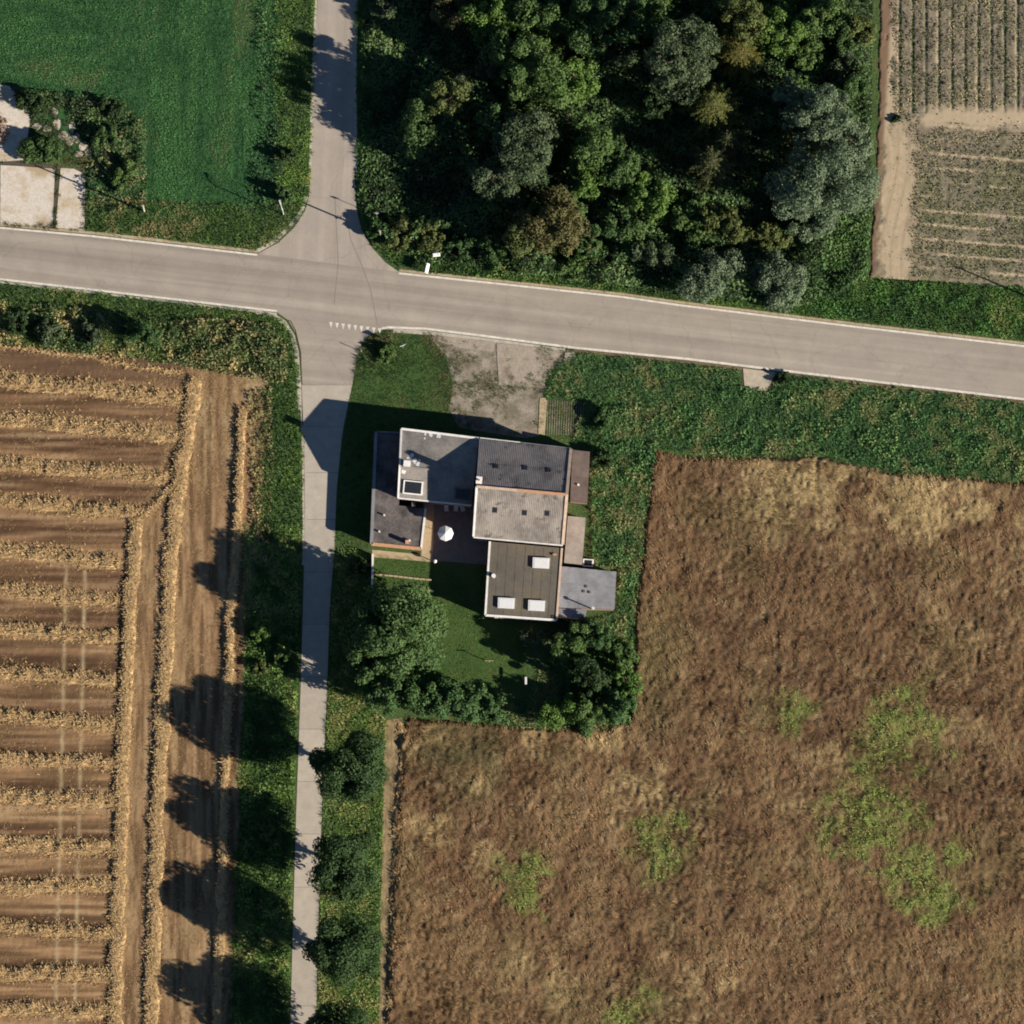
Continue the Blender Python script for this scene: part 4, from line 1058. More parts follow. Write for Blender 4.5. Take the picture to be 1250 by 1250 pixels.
# the wood
WT = [
 # px, py, r, H, palette, label
 (1008, 222, 56, 11.0, 'willow', 'large grey-green willow at the wood edge beside the dirt track'),
 (1002, 140, 42, 10.0, 'willow', 'medium grey-green willow north of the large willow'),
 (1043, 175, 28, 6.5, 'willow', 'small willow leaning over the dirt track edge'),
 (962, 118, 22, 8.5, 'willow', 'slim grey willow standing in the dark glade'),
 (995, 268, 28, 5.0, 'willow', 'low willow at the foot of the large willow'),
 (868, 335, 38, 5.2, 'willow', 'round silvery willow by the road beside the white post'),
 (951, 342, 36, 4.6, 'willow', 'round silvery willow by the road near the bright weeds'),
 (835, 70, 46, 12.5, 'grey', 'tall loose pale-leaved tree in the middle of the wood'),
 (905, 22, 30, 9.0, 'olive', 'olive yellow tree at the far side of the wood'),
 (955, 35, 34, 6.0, 'bright', 'bright green tree beside the olive yellow tree'),
 (1005, 25, 32, 6.0, 'lime', 'green tree between the bright tree and the field'),
 (1045, 40, 25, 4.5, 'olive', 'ragged olive tree at the field edge'),
 (1040, 95, 24, 4.0, 'oak', 'dark green tree at the field edge'),
 (985, 70, 20, 4.0, 'lime', 'small green tree at the edge of the dark glade'),
 (648, 85, 46, 10.0, 'lime', 'broad light green tree in the western wood'),
 (702, 95, 28, 7.5, 'bright', 'yellow-green tree beside the broad light green tree'),
 (600, 12, 36, 6.5, 'bright', 'bright green tree at the top of the western wood'),
 (655, 18, 34, 7.5, 'lime', 'green tree next to the bright green tree'),
 (725, 28, 42, 8.5, 'oak', 'mid green spreading tree in the northern wood'),
 (548, 12, 24, 5.5, 'rust', 'brownish half-bare tree in the northern wood'),
 (468, 12, 15, 3.6, 'grey', 'thin greyish tree beside the north road'),
 (510, 150, 32, 7.6, 'oak', 'tall tree in deep shade near the north road'),
 (548, 118, 26, 8.2, 'olive', 'tall sunlit olive tree rising from the shade'),
 (640, 180, 46, 10.5, 'grey', 'grey-green branching tree in the central wood'),
 (608, 215, 30, 9.5, 'grey', 'pale twiggy tree at the edge of the dark hollow'),
 (605, 150, 26, 8.5, 'hedge', 'blue-green tree at the edge of the dark hollow'),
 (722, 175, 34, 8.0, 'lime', 'green tree in the central wood'),
 (715, 215, 24, 5.5, 'bright', 'small bright tree in the central wood'),
 (755, 205, 26, 6.0, 'oak', 'mid green tree near the dark glade'),
 (672, 270, 40, 8.5, 'rust', 'reddish brown tree above the roadside'),
 (640, 290, 26, 7.0, 'olive', 'olive tree beside the reddish brown tree'),
 (725, 290, 28, 4.8, 'hedge', 'green tree east of the reddish brown tree'),
 (700, 318, 20, 2.8, 'lime', 'low green roadside tree below the reddish brown tree'),
 (795, 245, 32, 5.0, 'bright', 'fresh green tree at the south of the glade'),
 (840, 258, 26, 4.0, 'lime', 'green tree behind the silvery willow'),
 (765, 275, 26, 4.2, 'oak', 'dull green tree near the roadside hollow'),
 (795, 312, 24, 4.6, 'grey', 'grey twiggy tree by the roadside hollow'),
 (895, 275, 22, 3.4, 'olive', 'low olive tree between the spruces and the willows'),
 (935, 290, 24, 3.2, 'olive', 'low yellowish tree behind the silvery willows'),
 (860, 265, 24, 3.2, 'olive', 'small mossy green tree below the spruces'),
 (770, 20, 30, 8.0, 'oak', 'dark tree between the mid green and tall pale trees'),
 (800, 130, 22, 4.0, 'dark', 'small dark tree in the glade'),
 (488, 284, 22, 2.0, 'olive', 'yellow-green bush at the road corner'),
 (522, 288, 21, 1.9, 'olive', 'yellow-green bush behind the road signs'),
 (456, 278, 12, 1.6, 'hedge', 'green bush beside the utility pole'),
 (565, 300, 18, 2.0, 'hedge', 'dull bush in the shade behind the road signs'),
 (600, 305, 20, 2.4, 'oak', 'bush on the shaded roadside'),
]
for i, (x_, y_, r_, h_, pl, lb) in enumerate(WT):
    is_b = 'bush' in lb
    tree(x_, y_, r_, h_, pl, lb, 'bush' if is_b else ('willow_tree' if pl == 'willow' else 'woodland_tree'), None, 200 + i, 0.31 if pl != 'willow' else 0.27, 0.12 if h_ < 7.6 else 0.3, 240 if pl != 'willow' else 290, cat='bush' if is_b else 'tree', irregular=True)
FILL = np.random.default_rng(404)
FK = {'oak': 'young dull green tree filling the wood understorey', 'lime': 'young light green tree filling the wood understorey', 'grey': 'young grey-green tree filling the wood understorey',
      'olive': 'young olive tree filling the wood understorey', 'dark': 'young dark green tree filling the wood understorey'}
for i in range(100):
    fx, fy = FILL.uniform(452, 1050), FILL.uniform(-20, 305)
    pl = FILL.choice(['oak', 'lime', 'grey', 'lime', 'dark', 'oak', 'olive'])
    if not inpoly(np.array([fx]), np.array([fy]), WOOD)[0] or fx < 478 or (440 < fx < 600 and 165 < fy < 310) or (740 < fx < 850 and 90 < fy < 220) or (885 < fx < 965 and 75 < fy < 270) or (440 < fx < 560 and 25 < fy < 110):
        continue
    tree(fx, fy, FILL.uniform(13, 24), FILL.uniform(2.6, 5.2), pl, FK[pl], 'young_tree', 'young trees in the wood understorey', 600 + i, 0.3, 0.06, 220, irregular=True)
conifer(872, 126, 26, 9.5, 'yellow-green spruce with a star-shaped top in the dark glade', 1)
conifer(870, 196, 27, 8.5, 'spruce south of the star-topped spruce in the glade', 2, ((0.06, 0.075, 0.025), (0.115, 0.125, 0.045)))
conifer(888, 168, 18, 7.0, 'small spruce squeezed between the two larger spruces', 3, ((0.06, 0.075, 0.025), (0.10, 0.11, 0.04)))
conifer(902, 62, 24, 8.5, 'yellowish spruce beside the olive tree at the top of the glade', 4, ((0.08, 0.09, 0.02), (0.17, 0.15, 0.035)))

# ------------------------------------------------------------------ buildings
def ribbed_sheet(n=5, amp=0.016):
    V, F = [], []
    k = n * 4
    for j in (0, 1):
        for i in range(k + 1):
            u = i / k
            V.append((u, j, amp * (0.5 + 0.5 * math.cos(2 * math.pi * n * u)) + (0.03 if j == 0 else 0.0)))
    for i in range(k): F.append((i, i + 1, k + 2 + i, k + 1 + i))
    me = bpy.data.meshes.new('roof_sheet'); me.from_pydata(V, [], F); me.update()
    return me
SHEET = {}
def sheets(parent, a, b, c, d, ncol, nrow, mat, lift=0.02):
    """a,b = low edge (left,right); c,d = high edge (right,left)"""
    a, b, c, d = (Vector(q) for q in (a, b, c, d))
    if mat.name not in SHEET:
        me = ribbed_sheet(); me.materials.append(mat); SHEET[mat.name] = me
    me = SHEET[mat.name]
    for j in range(nrow):
        for i in range(ncol):
            def pt(u, v): return (a * (1 - u) + b * u) * (1 - v) + (d * (1 - u) + c * u) * v
            p0 = pt(i / ncol, j / nrow); pu = pt((i + 1) / ncol, j / nrow) - p0; pv = pt(i / ncol, min(1, (j + 1.04) / nrow)) - p0
            nn = pu.cross(pv).normalized()
            if nn.z < 0: nn = -nn
            o = obj('roof_sheet', me, parent)
            q = p0 + nn * lift
            o.matrix_local = Matrix(((pu.x, pv.x, nn.x, q.x), (pu.y, pv.y, nn.y, q.y), (pu.z, pv.z, nn.z, q.z), (0, 0, 0, 1)))

def quad_solid(pts, th):
    m = MB(); m.prism([Vector(p) - Vector((0, 0, th)) for p in pts], [Vector(p) for p in pts]); return m

def shrink(pts, d):
    c = sum((Vector(p) for p in pts), Vector()) / len(pts)
    out = []
    for p in pts:
        v = Vector(p) - c; v.z = 0
        out.append(Vector(p) - v.normalized() * d)
    return out

def wall_of(e, tops, name='wall', mat=None, inset=0.12):
    ps = shrink(tops, inset)
    m = MB(); m.prism([Vector((p.x, p.y, -0.05)) for p in ps], [Vector((p.x, p.y, p.z - 0.16)) for p in ps])
    return obj(name, m.mesh(name, mat or M_brick), e)

def coping(e, a, b, wd=0.22, h=0.16, mat=None, name='coping', up=0.09):
    m = MB(); u = Vector((0, 0, up)); m.bar(Vector(a) + u, Vector(b) + u, wd, h + up); return obj(name, m.mesh(name, mat or M_white), e)

def window(e, a, b, z0, z1, out, wide=None):
    """window in the wall line a-b (ground xy), proud by 3 cm"""
    a = Vector(a); b = Vector(b); d = (b - a).normalized(); n = Vector(out).normalized()
    def rect(mg, off):
        return [a + d * mg + n * off + Vector((0, 0, z0 + mg)), b - d * mg + n * off + Vector((0, 0, z0 + mg)), b - d * mg + n * off + Vector((0, 0, z1 - mg)), a + d * mg + n * off + Vector((0, 0, z1 - mg))]
    m = MB(); q = rect(0, -0.05); q2 = rect(0, 0.03); m.prism(q, q2); f = obj('window', m.mesh('window', M_white), e)
    m = MB(); m.prism(rect(0.08, 0.0), rect(0.08, 0.04)); obj('pane', m.mesh('pane', M_glass), f)
    m = MB(); m.bar(a + n * 0.06 + Vector((0, 0, z0)), b + n * 0.06 + Vector((0, 0, z0)), 0.22, 0.06); obj('sill', m.mesh('sill', M_gutter), f)

def wall_windows(e, a, b, z, hgt, z0, z1, fr, out):
    a = Vector((a.x, a.y, 0)); b = Vector((b.x, b.y, 0))
    for f0, f1 in fr:
        window(e, a.lerp(b, f0), a.lerp(b, f1), z0, z1, out)

def door(e, a, b, z1, out, mat=None):
    a = Vector((a.x, a.y, 0)); b = Vector((b.x, b.y, 0)); n = Vector(out).normalized()
    m = MB(); q = [a - n * 0.05, b - n * 0.05, b - n * 0.05 + Vector((0, 0, z1)), a - n * 0.05 + Vector((0, 0, z1))]
    m.prism(q, [p + n * 0.09 for p in q]); dd = obj('door', m.mesh('door', mat or M_sheet_brown), e)
    c = a.lerp(b, 0.85) + n * 0.07 + Vector((0, 0, 1.0)); m = MB(); m.box(c, (0.06, 0.06, 0.14)); obj('handle', m.mesh('handle', M_whitepost), dd)

# --- gabled main house
he, hr, hsv = 4.3, 7.9, 5.6
NW, NE, SW, SE = P(586, 535.5, he), P(697, 548, he), P(578, 655, hsv), P(687, 665, hsv)
RW, RE = P(582, 594, hr), P(692, 604, hr)
cen = (NW + NE + SW + SE) / 4
house = thing('farmhouse', 'large gabled farmhouse with dark north and pale south corrugated roof slopes', 'house', (cen.x, cen.y, 0))
m = MB()
iw = 0.15
def ins(p, z=None): 
    v = cen - p; v.z = 0
    q = p + v.normalized() * iw * 1.4; return Vector((q.x, q.y, p.z - 0.18 if z is None else z))
a, b, c_, d = ins(NW), ins(NE), ins(SE), ins(SW); r0, r1 = ins(RW), ins(RE)
g = [Vector((p.x, p.y, -0.05)) for p in (a, b, c_, d)]
m.add(g + [a, b, c_, d, r0, r1], [(0, 1, 5, 4), (2, 3, 7, 6), (1, 2, 6, 9, 5), (3, 0, 4, 8, 7), (4, 5, 9, 8), (6, 7, 8, 9)])
obj('wall', m.mesh('wall', M_brick), house)
m = MB(); th = Vector((0, 0, 0.14))
m.prism([NW - th, NE - th, RE - th, RW - th], [NW, NE, RE, RW]); m.prism([SW - th, SE - th, RE - th, RW - th], [SW, SE, RE, RW])
roof = obj('roof', m.mesh('roof', M_felt_dark), house)
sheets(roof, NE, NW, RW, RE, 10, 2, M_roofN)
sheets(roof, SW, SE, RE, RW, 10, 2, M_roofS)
m = MB(); up = Vector((0, 0, 0.12))
m.bar(RW + up, RW.lerp(RE, 0.45) + up, 0.3, 0.16); obj('ridge_cap', m.mesh('ridge_cap', M_coping_orange), roof)
m = MB(); m.bar(RW.lerp(RE, 0.45) + up, RE + up, 0.34, 0.16); obj('ridge_cap', m.mesh('ridge_cap', M_terracotta), roof)
for p, q, mt, wd in ((RW, SW, M_white, 0.26), (NW, RW, M_sheet_grey, 0.16)):
    m = MB(); m.bar(p + up, q + up, wd, 0.3); obj('verge_board', m.mesh('verge_board', mt), house)
for p, q in ((RE, SE), (NE, RE)):
    m = MB(); m.bar(p + up * 1.3, q + up * 1.3, 0.36, 0.4); obj('gable_coping', m.mesh('gable_coping', M_coping_orange), house)
m = MB(); s_ = Vector((0, -0.06, -0.02)); m.bar(SW + s_, SE + s_, 0.2, 0.14); obj('gutter', m.mesh('gutter', M_white), house)
m = MB(); s_ = Vector((0, 0.06, -0.02)); m.bar(NW + s_, NW.lerp(NE, 0.44) + s_, 0.2, 0.14); obj('gutter', m.mesh('gutter', M_white), house)
m = MB(); m.bar(NW.lerp(NE, 0.44) + s_, NE + s_, 0.16, 0.14); obj('gutter', m.mesh('gutter', M_sheet_grey), house)
cb = RW.lerp(NW, 0.12) + (RE - RW).normalized() * 0.25
m = MB(); m.box((cb.x, cb.y, (6.6 + 8.5) / 2), (0.6, 0.75, 8.5 - 6.6), -0.1); ch = obj('chimney', m.mesh('chimney', M_brick), house)
m = MB(); m.box((cb.x, cb.y, 8.55), (0.74, 0.88, 0.1), -0.1); obj('chimney_cap', m.mesh('chimney_cap', M_white), ch)
m = MB(); m.tube([(cb.x, cb.y, 8.6), (cb.x, cb.y, 8.85)], 0.13, 8); obj('chimney_pot', m.mesh('chimney_pot', M_terracotta), ch)
def roof_light(e, u, v, A, B, C, Dd, su, sv, mat, fr):
    pt = lambda u, v: (A * (1 - u) + B * u) * (1 - v) + (Dd * (1 - u) + C * u) * v
    q = [pt(u - su, v - sv), pt(u + su, v - sv), pt(u + su, v + sv), pt(u - su, v + sv)]
    n = (q[1] - q[0]).cross(q[3] - q[0]).normalized(); n = n if n.z > 0 else -n
    m = MB(); m.prism(q, [p + n * 0.10 for p in q]); o = obj('skylight', m.mesh('skylight', fr), e)
    cc = sum(q, Vector()) / 4
    q2 = [cc + (p - cc) * 0.8 for p in q]
    m = MB(); m.prism([p + n * 0.09 for p in q2], [p + n * 0.115 for p in q2]); obj('pane', m.mesh('pane', mat), o)
for u, v in ((0.22, 0.57), (0.55, 0.57), (0.80, 0.60)):
    roof_light(house, u, v, SW, SE, RE, RW, 0.026, 0.055, M_glass, M_sheet_brown)
for u, v in ((0.2, 0.55), (0.52, 0.52), (0.78, 0.52)):
    roof_light(house, 1 - u, v, NE, NW, RW, RE, 0.026, 0.05, M_glass, M_felt_dark)
outS = (SE - SW).cross(Vector((0, 0, 1))); outE = Vector((1, 0.09, 0))
iSW, iSE, iNE = ins(SW), ins(SE), ins(NE)
wall_windows(house, iSW, iSE, 0, 0, 1.0, 2.3, ((0.04, 0.14),), outS)
wall_windows(house, iSE, iNE, 0, 0, 4.4, 5.4, ((0.42, 0.5), (0.54, 0.62)), outE)
wall_windows(house, ins(NE), ins(NW), 0, 0, 1.0, 2.4, ((0.12, 0.22), (0.35, 0.45), (0.8, 0.9)), -outS)
door(house, ins(NE).lerp(ins(NW), 0.58), ins(NE).lerp(ins(NW), 0.67), 2.1, -outS)

# --- low-pitched annex
hf, hfr = 4.15, 5.4
fa = [P(490, 523.5, hf), P(584.6, 535.2, hf), P(575.5, 617, hf - 0.1), P(486, 608, hf - 0.1)]
fr = [P(488, 569, hfr), P(580, 579, hfr)]
c4 = sum(fa, Vector()) / 4
annex = thing('annex', 'grey low-pitched annex with white verges joined to the farmhouse gable', 'house', (c4.x, c4.y, 0))
wi = shrink(fa, 0.14); ri = shrink(fr, 0.12)
m = MB(); g = [Vector((p.x, p.y, -0.05)) for p in wi]; t = Vector((0, 0, 0.2))
m.add(g + [p - t for p in wi] + [p - t for p in ri], [(0, 1, 5, 4), (2, 3, 7, 6), (1, 2, 6, 9, 5), (3, 0, 4, 8, 7), (4, 5, 9, 8), (6, 7, 8, 9)])
obj('wall', m.mesh('wall', M_brick), annex)
m = MB(); t = Vector((0, 0, 0.16))
m.add([p - t for p in (fa[0], fa[1], fr[1], fr[0], fa[3], fa[2])] + [fa[0], fa[1], fr[1], fr[0], fa[3], fa[2]],
      [(6, 7, 8, 9), (9, 8, 11, 10), (0, 3, 2, 1), (3, 4, 5, 2), (0, 1, 7, 6), (4, 10, 11, 5), (0, 6, 9, 3), (3, 9, 10, 4), (1, 2, 8, 7), (2, 5, 11, 8)])
rf = obj('roof', m.mesh('roof', M_felt), annex)
def arf(px, py, dz=0.0):
    """point on the annex roof under a photo pixel"""
    z = hfr
    for k in range(6):
        q = P(px, py, z)
        yr = fr[0].y + (q.x - fr[0].x) * (fr[1].y - fr[0].y) / (fr[1].x - fr[0].x)
        d = q.y - yr
        span = (fa[0].y - fr[0].y) if d > 0 else (fr[0].y - fa[3].y)
        z = hfr - abs(d) / span * (hfr - (hf if d > 0 else hf - 0.1))
    return P(px, py, z + dz)
coping(annex, fa[3], fr[0]); coping(annex, fr[0], fa[0]); coping(annex, fa[0], fa[1], 0.26); coping(annex, fa[3], fa[2], 0.18, mat=M_white)
m = MB(); m.bar(fr[0] + Vector((0, 0, 0.07)), fr[1] + Vector((0, 0, 0.07)), 0.22, 0.1); obj('ridge_cap', m.mesh('ridge_cap', M_felt), rf)
q = arf(497, 567); m = MB(); m.box((q.x, q.y, 5.6), (0.75, 0.6, 1.9), -0.1); ch = obj('chimney', m.mesh('chimney', M_white_lime), annex)
m = MB(); m.box((q.x, q.y, 6.58), (0.85, 0.7, 0.09), -0.1); obj('chimney_cap', m.mesh('chimney_cap', M_white), ch)
for sx, sy, r in ((503, 556, 0.28), (498, 559, 0.22), (506, 563, 0.36), (510, 567, 0.3), (512, 562, 0.18), (493, 576, 0.3), (526, 531, 0.3), (535, 532, 0.35), (519, 530, 0.22), (518, 535, 0.16)):
    g_ = np.random.default_rng(int(sx * sy)); ctr = arf(sx, sy, 0.02 + g_.uniform(0, 0.006))
    pts = []
    for t_ in np.linspace(0, 2 * math.pi, 11)[:-1]:
        rr = r * 10 * g_.uniform(0.5, 1.15); pts.append(arf(sx + math.cos(t_) * rr, sy + math.sin(t_) * rr, 0.02))
    m = MB(); m.prism([p - Vector((0, 0, 0.015)) for p in pts], pts); obj('lime_spill', m.mesh('lime_spill', M_white_lime), rf)
def roof_box(e, pts, hgt, frame, pane):
    q = [arf(x, y, 0.0) for x, y in pts]
    m = MB(); m.prism([p - Vector((0, 0, 0.1)) for p in q], [p + Vector((0, 0, hgt)) for p in q]); o = obj('skylight', m.mesh('skylight', frame), e)
    cc = sum(q, Vector()) / 4; q2 = [cc + (p - cc) * 0.84 + Vector((0, 0, hgt)) for p in q]
    m = MB(); m.prism([p - Vector((0, 0, 0.02)) for p in q2], [p + Vector((0, 0, 0.02)) for p in q2]); obj('pane', m.mesh('pane', pane), o)
def box_light(e, pts, z, hgt, frame, pane, name='skylight'):
    q = PV(pts, z); m = MB(); m.prism(q, PV(pts, z + hgt)); o = obj(name, m.mesh(name, frame), e)
    cc = sum(PV(pts, z + hgt), Vector()) / len(pts)
    q2 = [cc + (p - cc) * 0.84 for p in PV(pts, z + hgt)]
    m = MB(); m.prism([p - Vector((0, 0, 0.02)) for p in q2], [p + Vector((0, 0, 0.02)) for p in q2]); obj('pane', m.mesh('pane', pane), o)
roof_box(annex, [(493, 586), (517, 588.5), (515.5, 605), (491.5, 602.5)], 0.22, M_white, M_glass)
roof_box(annex, [(556, 596), (575, 598), (573.5, 611), (554.5, 609)], 0.2, M_felt_dark, M_glass)  # skylight lying in the gable's shadow, shade put into its dark frame
wf = wi
wall_windows(annex, wf[1], wf[0], 0, 0, 1.0, 2.4, ((0.2, 0.38), (0.6, 0.78)), Vector((0.12, 1, 0)))
wall_windows(annex, wf[3], wf[2], 0, 0, 2.7, 3.6, ((0.5, 0.64), (0.72, 0.86)), Vector((-0.1, -1, 0)))

# --- low garage on the lane side
hg = 2.35
ga = [P(459, 527, hg), P(490.5, 528, hg), P(487, 617, hg), P(519.5, 621, hg), P(514, 670, hg), P(453.5, 664, hg)]
c4 = sum(ga, Vector()) / 6
gar = thing('garage', 'low brown-roofed garage beside the lane with brick south wall', 'garage', (c4.x, c4.y, 0))
def inset_poly(pts, dd):
    out = []; n = len(pts)
    area = sum(pts[i].x * pts[(i + 1) % n].y - pts[(i + 1) % n].x * pts[i].y for i in range(n))
    sg = 1 if area > 0 else -1
    for i in range(n):
        p0, p1, p2 = pts[i - 1], pts[i], pts[(i + 1) % n]
        d1 = (p1 - p0); d1.z = 0; d1.normalize(); d2 = (p2 - p1); d2.z = 0; d2.normalize()
        n1 = Vector((-d1.y, d1.x, 0)) * sg; n2 = Vector((-d2.y, d2.x, 0)) * sg
        bb = (n1 + n2); k_ = dd / max(0.3, 1 + n1.dot(n2)); out.append(p1 + bb * k_)
    return out
wp = inset_poly(ga, 0.14)
m = MB(); m.prism([Vector((p.x, p.y, -0.05)) for p in wp], [Vector((p.x, p.y, hg - 0.16)) for p in wp]); obj('wall', m.mesh('wall', M_brick), gar)
m = MB(); m.prism([p - Vector((0, 0, 0.17)) for p in ga], ga); rg = obj('roof', m.mesh('roof', M_felt_brown), gar)
coping(gar, ga[5], ga[0], 0.38, mat=M_sheet_grey); coping(gar, ga[4], ga[3], 0.24); coping(gar, ga[0], ga[1], 0.14, mat=M_sheet_grey)
coping(gar, ga[5], ga[4], 0.4, mat=M_terracotta)
for vx, vy in ((469, 629), (463, 649), (500, 660)):
    q = P(vx, vy, hg); m = MB(); m.tube([q, q + Vector((0, 0, 0.35))], 0.12, 8); obj('vent', m.mesh('vent', M_white_lime), rg)
q = P(497, 662, hg); m = MB(); m.box((q.x, q.y, hg + 0.45), (0.4, 0.4, 0.95)); obj('chimney', m.mesh('chimney', M_terracotta), rg)
q = P(505, 616, hg); m = MB(); m.box((q.x, q.y, hg + 0.3), (0.5, 0.5, 0.6)); obj('vent_box', m.mesh('vent_box', M_felt_dark), rg)
wall_windows(gar, wp[5], wp[4], 0, 0, 1.0, 2.0, ((0.2, 0.42), (0.6, 0.82)), Vector((-0.1, -1, 0)))
door(gar, wp[0].lerp(wp[5], 0.3), wp[0].lerp(wp[5], 0.5), 2.0, Vector((-1, -0.04, 0)), M_white)

# --- flat-roofed workshop
hs = 2.95
wa = [P(598, 661, hs), P(686, 669, hs), P(679.5, 757, hs), P(592.5, 751, hs)]
c4 = sum(wa, Vector()) / 4
ws = thing('workshop', 'dark flat-roofed workshop with three white skylights behind the farmhouse', 'workshop', (c4.x, c4.y, 0))
wall_of(ws, wa); rw = obj('roof', quad_solid(wa, 0.18).mesh('roof', M_felt_dark), ws)
coping(ws, wa[3], wa[0], 0.24); coping(ws, wa[3], wa[2], 0.26); coping(ws, wa[2], wa[1], 0.26, mat=M_coping_orange)
for cx_, cy_ in ((660.5, 687.5), (618, 736.5), (655, 739.5)):
    box_light(ws, [(cx_ - 10, cy_ - 7.2), (cx_ + 10.6, cy_ - 6.2), (cx_ + 9.8, cy_ + 6.8), (cx_ - 10.4, cy_ + 5.6)], hs, 0.28, M_opal, M_opal)
q = P(602.5, 703, hs); m = MB(); m.tube([q, q + Vector((0, 0, 0.4))], 0.26, 10); v_ = obj('vent', m.mesh('vent', M_white), rw)
q = P(677, 677, hs); m = MB(); m.box((q.x, q.y, hs + 0.1), (0.45, 0.22, 0.2)); obj('vent_box', m.mesh('vent_box', M_terracotta), rw)
for i in range(1, 8):
    a_ = wa[0].lerp(wa[1], i / 8) + Vector((0, 0, 0.012)); b_ = wa[3].lerp(wa[2], i / 8) + Vector((0, 0, 0.012))
    m = MB(); m.bar(a_.lerp(b_, 0.02), b_.lerp(a_, 0.02), 0.05, 0.012); obj('felt_seam', m.mesh('felt_seam', M_felt_brown), rw)
wwp = shrink(wa, 0.12)
wall_windows(ws, wwp[3], wwp[2], 0, 0, 0.9, 2.2, ((0.12, 0.3), (0.42, 0.6)), Vector((-0.08, -1, 0)))
door(ws, wwp[3].lerp(wwp[2], 0.75), wwp[3].lerp(wwp[2], 0.9), 2.1, Vector((-0.08, -1, 0)), M_white)

# --- lean-tos and shed
def shed(name, label, A, B, C, Dd, mat, ncol, nrow, cat='shed', wallmat=None):
    """A,B high edge; C,Dd low edge"""
    e = thing(name, label, cat, tuple((Vector((A.x, A.y, 0)) + Vector((C.x, C.y, 0))) / 2))
    wall_of(e, [A, B, C, Dd], mat=wallmat or M_brick, inset=0.1)
    m = MB(); t = Vector((0, 0, 0.12)); m.prism([p - t for p in (A, B, C, Dd)], [A, B, C, Dd]); r = obj('roof', m.mesh('roof', M_felt_dark), e)
    sheets(r, Dd, C, B, A, ncol, nrow, mat)
    return e, r
e1, r1_ = shed('lean_to', 'narrow dark brown lean-to against the farmhouse east gable', P(699, 549, 2.7), P(696, 612, 2.7), P(717, 614.5, 2.2), P(720, 551.5, 2.2), M_sheet_brown, 6, 1)
for (ax, ay, bx, by, mt) in ((708, 571, 702, 602, M_sheet_tan), (712, 569, 706, 612, M_sheet_tan), (716, 585, 713, 611, M_terracotta)):
    f = lambda X, Y: P(X, Y, 2.62 - (X - 697) * 0.02)
    m = MB(); m.bar(f(ax, ay), f(bx, by), 0.14, 0.12); obj('roof_batten', m.mesh('roof_batten', mt), r1_)
m = MB(); q = P(706, 592, 2.45); m.tube([q, q + Vector((0, 0, 0.35))], 0.14, 8); obj('vent', m.mesh('vent', M_white), r1_)
e2, r2_ = shed('lean_to', 'tan corrugated lean-to between farmhouse and workshop east side', P(693, 630, 2.6), P(688.5, 687, 2.6), P(710.5, 689.5, 2.15), P(715, 632, 2.15), M_sheet_tan, 6, 1)
e3, r3_ = shed('grey_shed', 'grey corrugated shed roof with pipe beside the workshop', P(683, 691, 2.45), P(680.5, 742, 2.45), P(750, 744, 2.2), P(752.5, 698, 2.2), M_sheet_grey, 5, 6)
A, B, C, Dd = P(681, 743.2, 2.4), P(680, 752, 2.36), P(714, 755, 2.22), P(716, 744.5, 2.26)
wall_of(e3, [A, B, C, Dd], 'wall', M_brick, 0.1)
m = MB(); t = Vector((0, 0, 0.12)); m.prism([p - t for p in (A, B, C, Dd)], [A, B, C, Dd]); rr_ = obj('roof', m.mesh('roof', M_felt_dark), e3)
sheets(rr_, Dd, C, B, A, 1, 3, M_sheet_grey)
m = MB(); m.bar(B + Vector((0, -0.08, 0.05)), C + Vector((0, -0.08, 0.05)), 0.24, 0.2); obj('coping', m.mesh('coping', M_terracotta), e3)
q = P(724, 744, 2.2); m = MB(); m.tube([q, q + Vector((0, 0, 1.65))], 0.09, 8); m.tube([q + Vector((0, 0, 1.65)), q + Vector((0, 0, 1.8))], 0.2, 8); obj('flue_pipe', m.mesh('flue_pipe', M_whitepost), e3)
for cx_, cy_ in ((713, 722), (720, 723), (716, 716)):
    q = P(cx_, cy_, 2.42); m = MB(); m.box((q.x, q.y, 2.42), (0.28, 0.28, 0.12)); obj('roof_patch', m.mesh('roof_patch', M_felt_dark), e3)
# small cold frame box
fb = [(712, 682), (725, 683), (724, 692), (711, 691)]
cf = thing('cellar_light', 'small square white-framed box beside the grey shed', 'box', tuple(P(718, 687, 0)))
q = PV(fb, 1.2); m = MB(); m.prism([Vector((p.x, p.y, 0)) for p in q], q); obj('frame', m.mesh('frame', M_white), cf)
cc = sum(q, Vector()) / 4; m = MB(); q2 = [cc + (p - cc) * 0.72 for p in q]; m.prism([p - Vector((0, 0, 0.02)) for p in q2], [p + Vector((0, 0, 0.02)) for p in q2]); obj('pane', m.mesh('pane', M_glass), cf)

# ------------------------------------------------------------------ garden and street furniture
c = P(544, 653, 0)
para = thing('parasol', 'open white round parasol standing in the shaded courtyard', 'parasol', tuple(c))
V, F = [(0, 0, 2.55)], []
for k in range(8):
    t = 2 * math.pi * k / 8; V.append((math.cos(t) * 0.98, math.sin(t) * 0.98, 2.1))
for k in range(8): V.append((math.cos(2 * math.pi * k / 8) * 0.98, math.sin(2 * math.pi * k / 8) * 0.98, 1.98))
for k in range(8):
    F.append((0, 1 + k, 1 + (k + 1) % 8)); F.append((1 + k, 9 + k, 9 + (k + 1) % 8, 1 + (k + 1) % 8))
me = bpy.data.meshes.new('canopy'); me.from_pydata(V, [], F); me.update(); me.materials.append(M_opal); obj('canopy', me, para, world=False)
m = MB(); m.tube([(0, 0, 0.05), (0, 0, 2.5)], 0.03, 8); obj('pole', m.mesh('pole', M_post), para, world=False)
